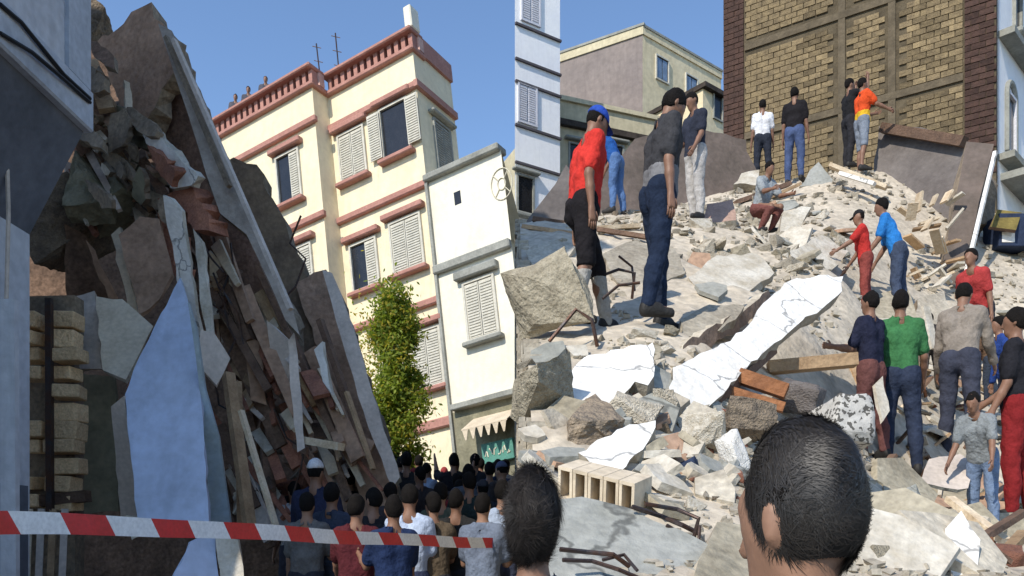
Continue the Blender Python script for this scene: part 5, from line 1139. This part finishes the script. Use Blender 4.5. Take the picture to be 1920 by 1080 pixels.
slab('white_board', [(1772, 992), (1802, 958), (1838, 1012), (1828, 1095), (1788, 1095)], ((1775, 990, 3.25), (1835, 1010, 3.2), (1800, 1080, 3.1)), .03, (M_white, M_whitedirty), 'white board standing in the debris below the child', 'board', step=30, amp=2, seed=101)
slab('grey_sheet', [(1728, 905), (1742, 860), (1800, 852), (1832, 872), (1815, 915), (1770, 915)], ((1730, 905, 6.0), (1800, 852, 6.3), (1800, 915, 5.95)), .03, (M_lav, M_conc_g), 'crumpled lavender grey sheet behind the child in jeans', 'sheet', step=16, amp=4, seed=102)
slab('tilted_slab', [(1600, 640), (1625, 560), (1700, 540), (1720, 600), (1690, 660)], ((1600, 640, 9.0), (1700, 540, 10.2), (1690, 660, 8.9)), .15, (M_conc_y, M_conc), 'tan slab piece behind the navy shirt', 'slab', step=16, amp=4, seed=103)
slab('tilted_slab', [(1700, 700), (1720, 560), (1770, 545), (1790, 640), (1760, 720)], ((1700, 700, 9.2), (1720, 560, 10.3), (1770, 720, 9.2)), .15, (M_conc, M_conc_d), 'grey slab piece between the green and grey shirts', 'slab', step=16, amp=4, seed=104)
slab('white_board', [(1640, 720), (1655, 705), (1668, 770), (1655, 790)], ((1640, 720, 6.6), (1660, 705, 6.7), (1660, 790, 6.4)), .03, (M_whitedirty, M_whitedirty), 'narrow pale board between the navy and green shirts', 'board', step=16, amp=2, seed=105)
# blue box with white label, right edge
root = empty('blue_box', at(1892, 470, 12.8), 'dark blue box with a white label on the debris below the balcony', 'box')
mb_ = MB(); c = at(1890, 437, 12.8); mb_.box(c.x-.26, c.x+.4, c.y-.2, c.y+.25, c.z-.28, c.z+.24); mb_.build('body', M_cloth_n, root, bevel=.01)
mb_ = MB(); mb_.box(c.x-.22, c.x-.02, c.y-.206, c.y-.201, c.z-.22, c.z-.06); mb_.build('label_patch', M_white, root)
slab('olive_board', [(1856, 425), (1870, 392), (1915, 398), (1905, 432)], ((1856, 425, 12.5), (1870, 392, 12.7), (1905, 432, 12.45)), .05, (mat('olive_paint', (.22, .17, .05), .8), M_wood_d), 'olive board lying over the blue box', 'board', step=30, amp=2, seed=106)
# sacks
def sack(x, y, d, sz, m_, lb, seed):
    me = rock_mesh(seed, 3, m_, (1, .8, .9), 30); me.polygons.foreach_set('use_smooth', [True]*len(me.polygons))
    o = link('sack', me); o.location = at(x, y, d); o.scale = sz; o.rotation_euler = (.2, .25, seed); tag(o, lb, 'sack')
M_pat = mat('patterned_cloth', (.52, .50, .46), .9, .1, 4, .3); N = M_pat.node_tree.nodes; L = M_pat.node_tree.links
vo = N.new('ShaderNodeTexNoise'); vo.inputs['Scale'].default_value = 7; vo.inputs['Detail'].default_value = 1; cr = N.new('ShaderNodeMapRange'); cr.inputs[1].default_value = .54; cr.inputs[2].default_value = .56
mxn = N.new('ShaderNodeMix'); mxn.data_type = 'RGBA'; hs_ = [n_ for n_ in N if n_.type == 'HUE_SAT'][0]; tcn = [n_ for n_ in N if n_.type == 'TEX_COORD'][0]
L.new(tcn.outputs['Object'], vo.inputs['Vector']); L.new(vo.outputs[0], cr.inputs[0]); L.new(cr.outputs[0], mxn.inputs[0]); L.new(hs_.outputs[0], mxn.inputs[6]); mxn.inputs[7].default_value = (.10, .095, .085, 1); L.new(mxn.outputs[2], N['Principled BSDF'].inputs['Base Color'])
sack(1575, 800, 5.0, (.24, .2, .2), M_pat, 'white cloth bundle with black blotches behind the foreground head', 121)
sack(1288, 905, 3.75, (.075, .09, .11), M_cloth_n, 'dark slumped sack among the rubble', 122); sack(1378, 860, 4.0, (.06, .08, .17), M_white, 'crumpled white sheet bundle beside the dark sack', 123)
sack(1245, 880, 3.75, (.08, .08, .045), M_cable, 'small black bag at the corner of the small white slab', 124); sack(1500, 745, 5.3, (.16, .14, .12), M_slabgrey, 'grey cloth bundle below the thick tan timber', 125)
# ------------------------------------------------------------------ rubble chunks: the largest one by one, the rest as stuff
zones = [((1270, 1580, 385, 520), 95, (.05, .17), (M_conc, M_conc, M_conc_y, M_whitedirty)), ((985, 1260, 625, 720), 45, (.03, .09), (M_conc, M_conc_y, M_whitedirty)), ((1180, 1400, 740, 960), 60, (.03, .085), (M_conc, M_redbrick, M_whitedirty, M_conc_d)), ((1640, 1915, 560, 1075), 70, (.04, .13), (M_conc, M_conc_d, M_conc_y, M_redbrick)), ((990, 1300, 400, 470), 25, (.05, .12), (M_conc, M_conc_d))]
lbs = {'broken_concrete': 'grey concrete chunk', 'weathered_concrete': 'tan concrete chunk', 'dusty_white_plaster': 'pale plaster chunk', 'red_brick_rubble': 'red brick fragment', 'dark_concrete': 'dark concrete chunk'}
zn = ['in the stony heap across the upper slope', 'around the square white slab', 'around the small white slab', 'around the standing people', 'behind the two men on the slope']
q = random.Random(66)
for zi, ((x0, x1, y0_, y1_), cnt, (s0, s1), ms_) in enumerate(zones):
    for i_ in range(cnt):
        x, y = q.uniform(x0, x1), q.uniform(y0_, y1_)
        if not free(x, y): continue
        p, d = hit(x, y); sz = s0+(s1-s0)*q.random()**2; m_ = q.choice(ms_)
        chunk(p+Vector((0, 0, sz*.15)), sz, m_, lbs[m_.name]+' '+zn[zi], lbs[m_.name]+'s '+zn[zi], q)
q = random.Random(91)      # flat broken plates bedded in the slope
for zi, ((x0, x1, y0_, y1_), cnt, (s0, s1)) in enumerate((((1640, 1915, 600, 1070), 44, (.12, .36)), ((990, 1260, 640, 900), 30, (.07, .2)), ((1300, 1600, 380, 560), 24, (.10, .30)), ((1180, 1420, 760, 980), 34, (.06, .17)))):
    for i_ in range(cnt):
        x, y = q.uniform(x0, x1), q.uniform(y0_, y1_)
        if not free(x, y+12) or not free(x, y-12): continue
        p, d = hit(x, y); sz = q.uniform(s0, s1); m_ = q.choice((M_conc, M_conc_g, M_whitedirty, M_conc_y, M_brownwall)); k = q.randint(4, 6); a0 = q.uniform(0, 6)
        mb = MB(); ring = [(math.cos(a0+6.283*j/k+q.uniform(-.3, .3))*sz*q.uniform(.6, 1.1), math.sin(a0+6.283*j/k)*sz*q.uniform(.5, 1)) for j in range(k)]; t_ = q.uniform(.02, .05)
        mb.v = [(x, y, 0) for x, y in ring]+[(x*.96, y*.96, t_) for x, y in ring]; mb.f = [tuple(range(k))[::-1], tuple(range(k, 2*k))]+[(j, (j+1) % k, k+(j+1) % k, k+j) for j in range(k)]; mb.m = [0]*(k+2)
        o = mb.build('slab_fragment', m_); o.location = p+Vector((0, 0, sz*.12)); o.rotation_euler = (q.uniform(.1, 1.1), q.uniform(-.6, .6), q.uniform(-.6, .6))
        nm_ = {M_conc: 'grey', M_conc_g: 'smooth grey', M_whitedirty: 'dusty white', M_conc_y: 'tan', M_brownwall: 'brown'}[m_]+' slab fragment '+('around the standing people', 'around the square white slab', 'in the stony heap across the upper slope', 'around the small white slab')[zi]
        tag(o, nm_, 'slab fragment', nm_.replace('fragment', 'fragments'))
m = MB(); r2 = np.random.default_rng(8); oct_ = np.array([(-1, -1, -1), (1, -1, -1), (1, 1, -1), (-1, 1, -1), (-1, -1, 1), (1, -1, 1), (1, 1, 1), (-1, 1, 1)], float)*np.array([.8, .7, .5]); of = [(0, 3, 2, 1), (4, 5, 6, 7), (0, 1, 5, 4), (1, 2, 6, 5), (2, 3, 7, 6), (3, 0, 4, 7)]
NP = 10000; yy_ = 2.2+(r2.random(NP)**1.3)*14; xx_ = r2.uniform(.15, 1, NP)*np.minimum(.72*yy_+.3, 11.5)
dens = fbm(np.stack([xx_*1.2, yy_*1.2, yy_*0], -1), 3, 2); bare = np.exp(-((xx_/yy_-.22)/.09)**2-((yy_-7.3)/1.6)**2); keep = dens > -.12+.2*r2.random(NP)+.5*bare; xx_, yy_ = xx_[keep], yy_[keep]; zz_ = mound_h(xx_, yy_)
for x, y, z in zip(xx_, yy_, zz_):
    s_ = (.005+.026*r2.random()**3)*(.6+y*.16); n0 = len(m.v); A4 = (oct_*r2.uniform(.55, 1.25, (8, 1))*s_)@rz(r2.uniform(0, 6)).T; A4 = A4@rx(r2.uniform(-.6, .6)).T
    m.v += [tuple(v) for v in A4+np.array([x, y, z+s_*.2])]; m.f += [tuple(n0+i for i in f_) for f_ in of]; m.m += [0]*6
tag(m.build('gravel', M_conc), 'loose small stones strewn over the mound', None, kind='stuff')
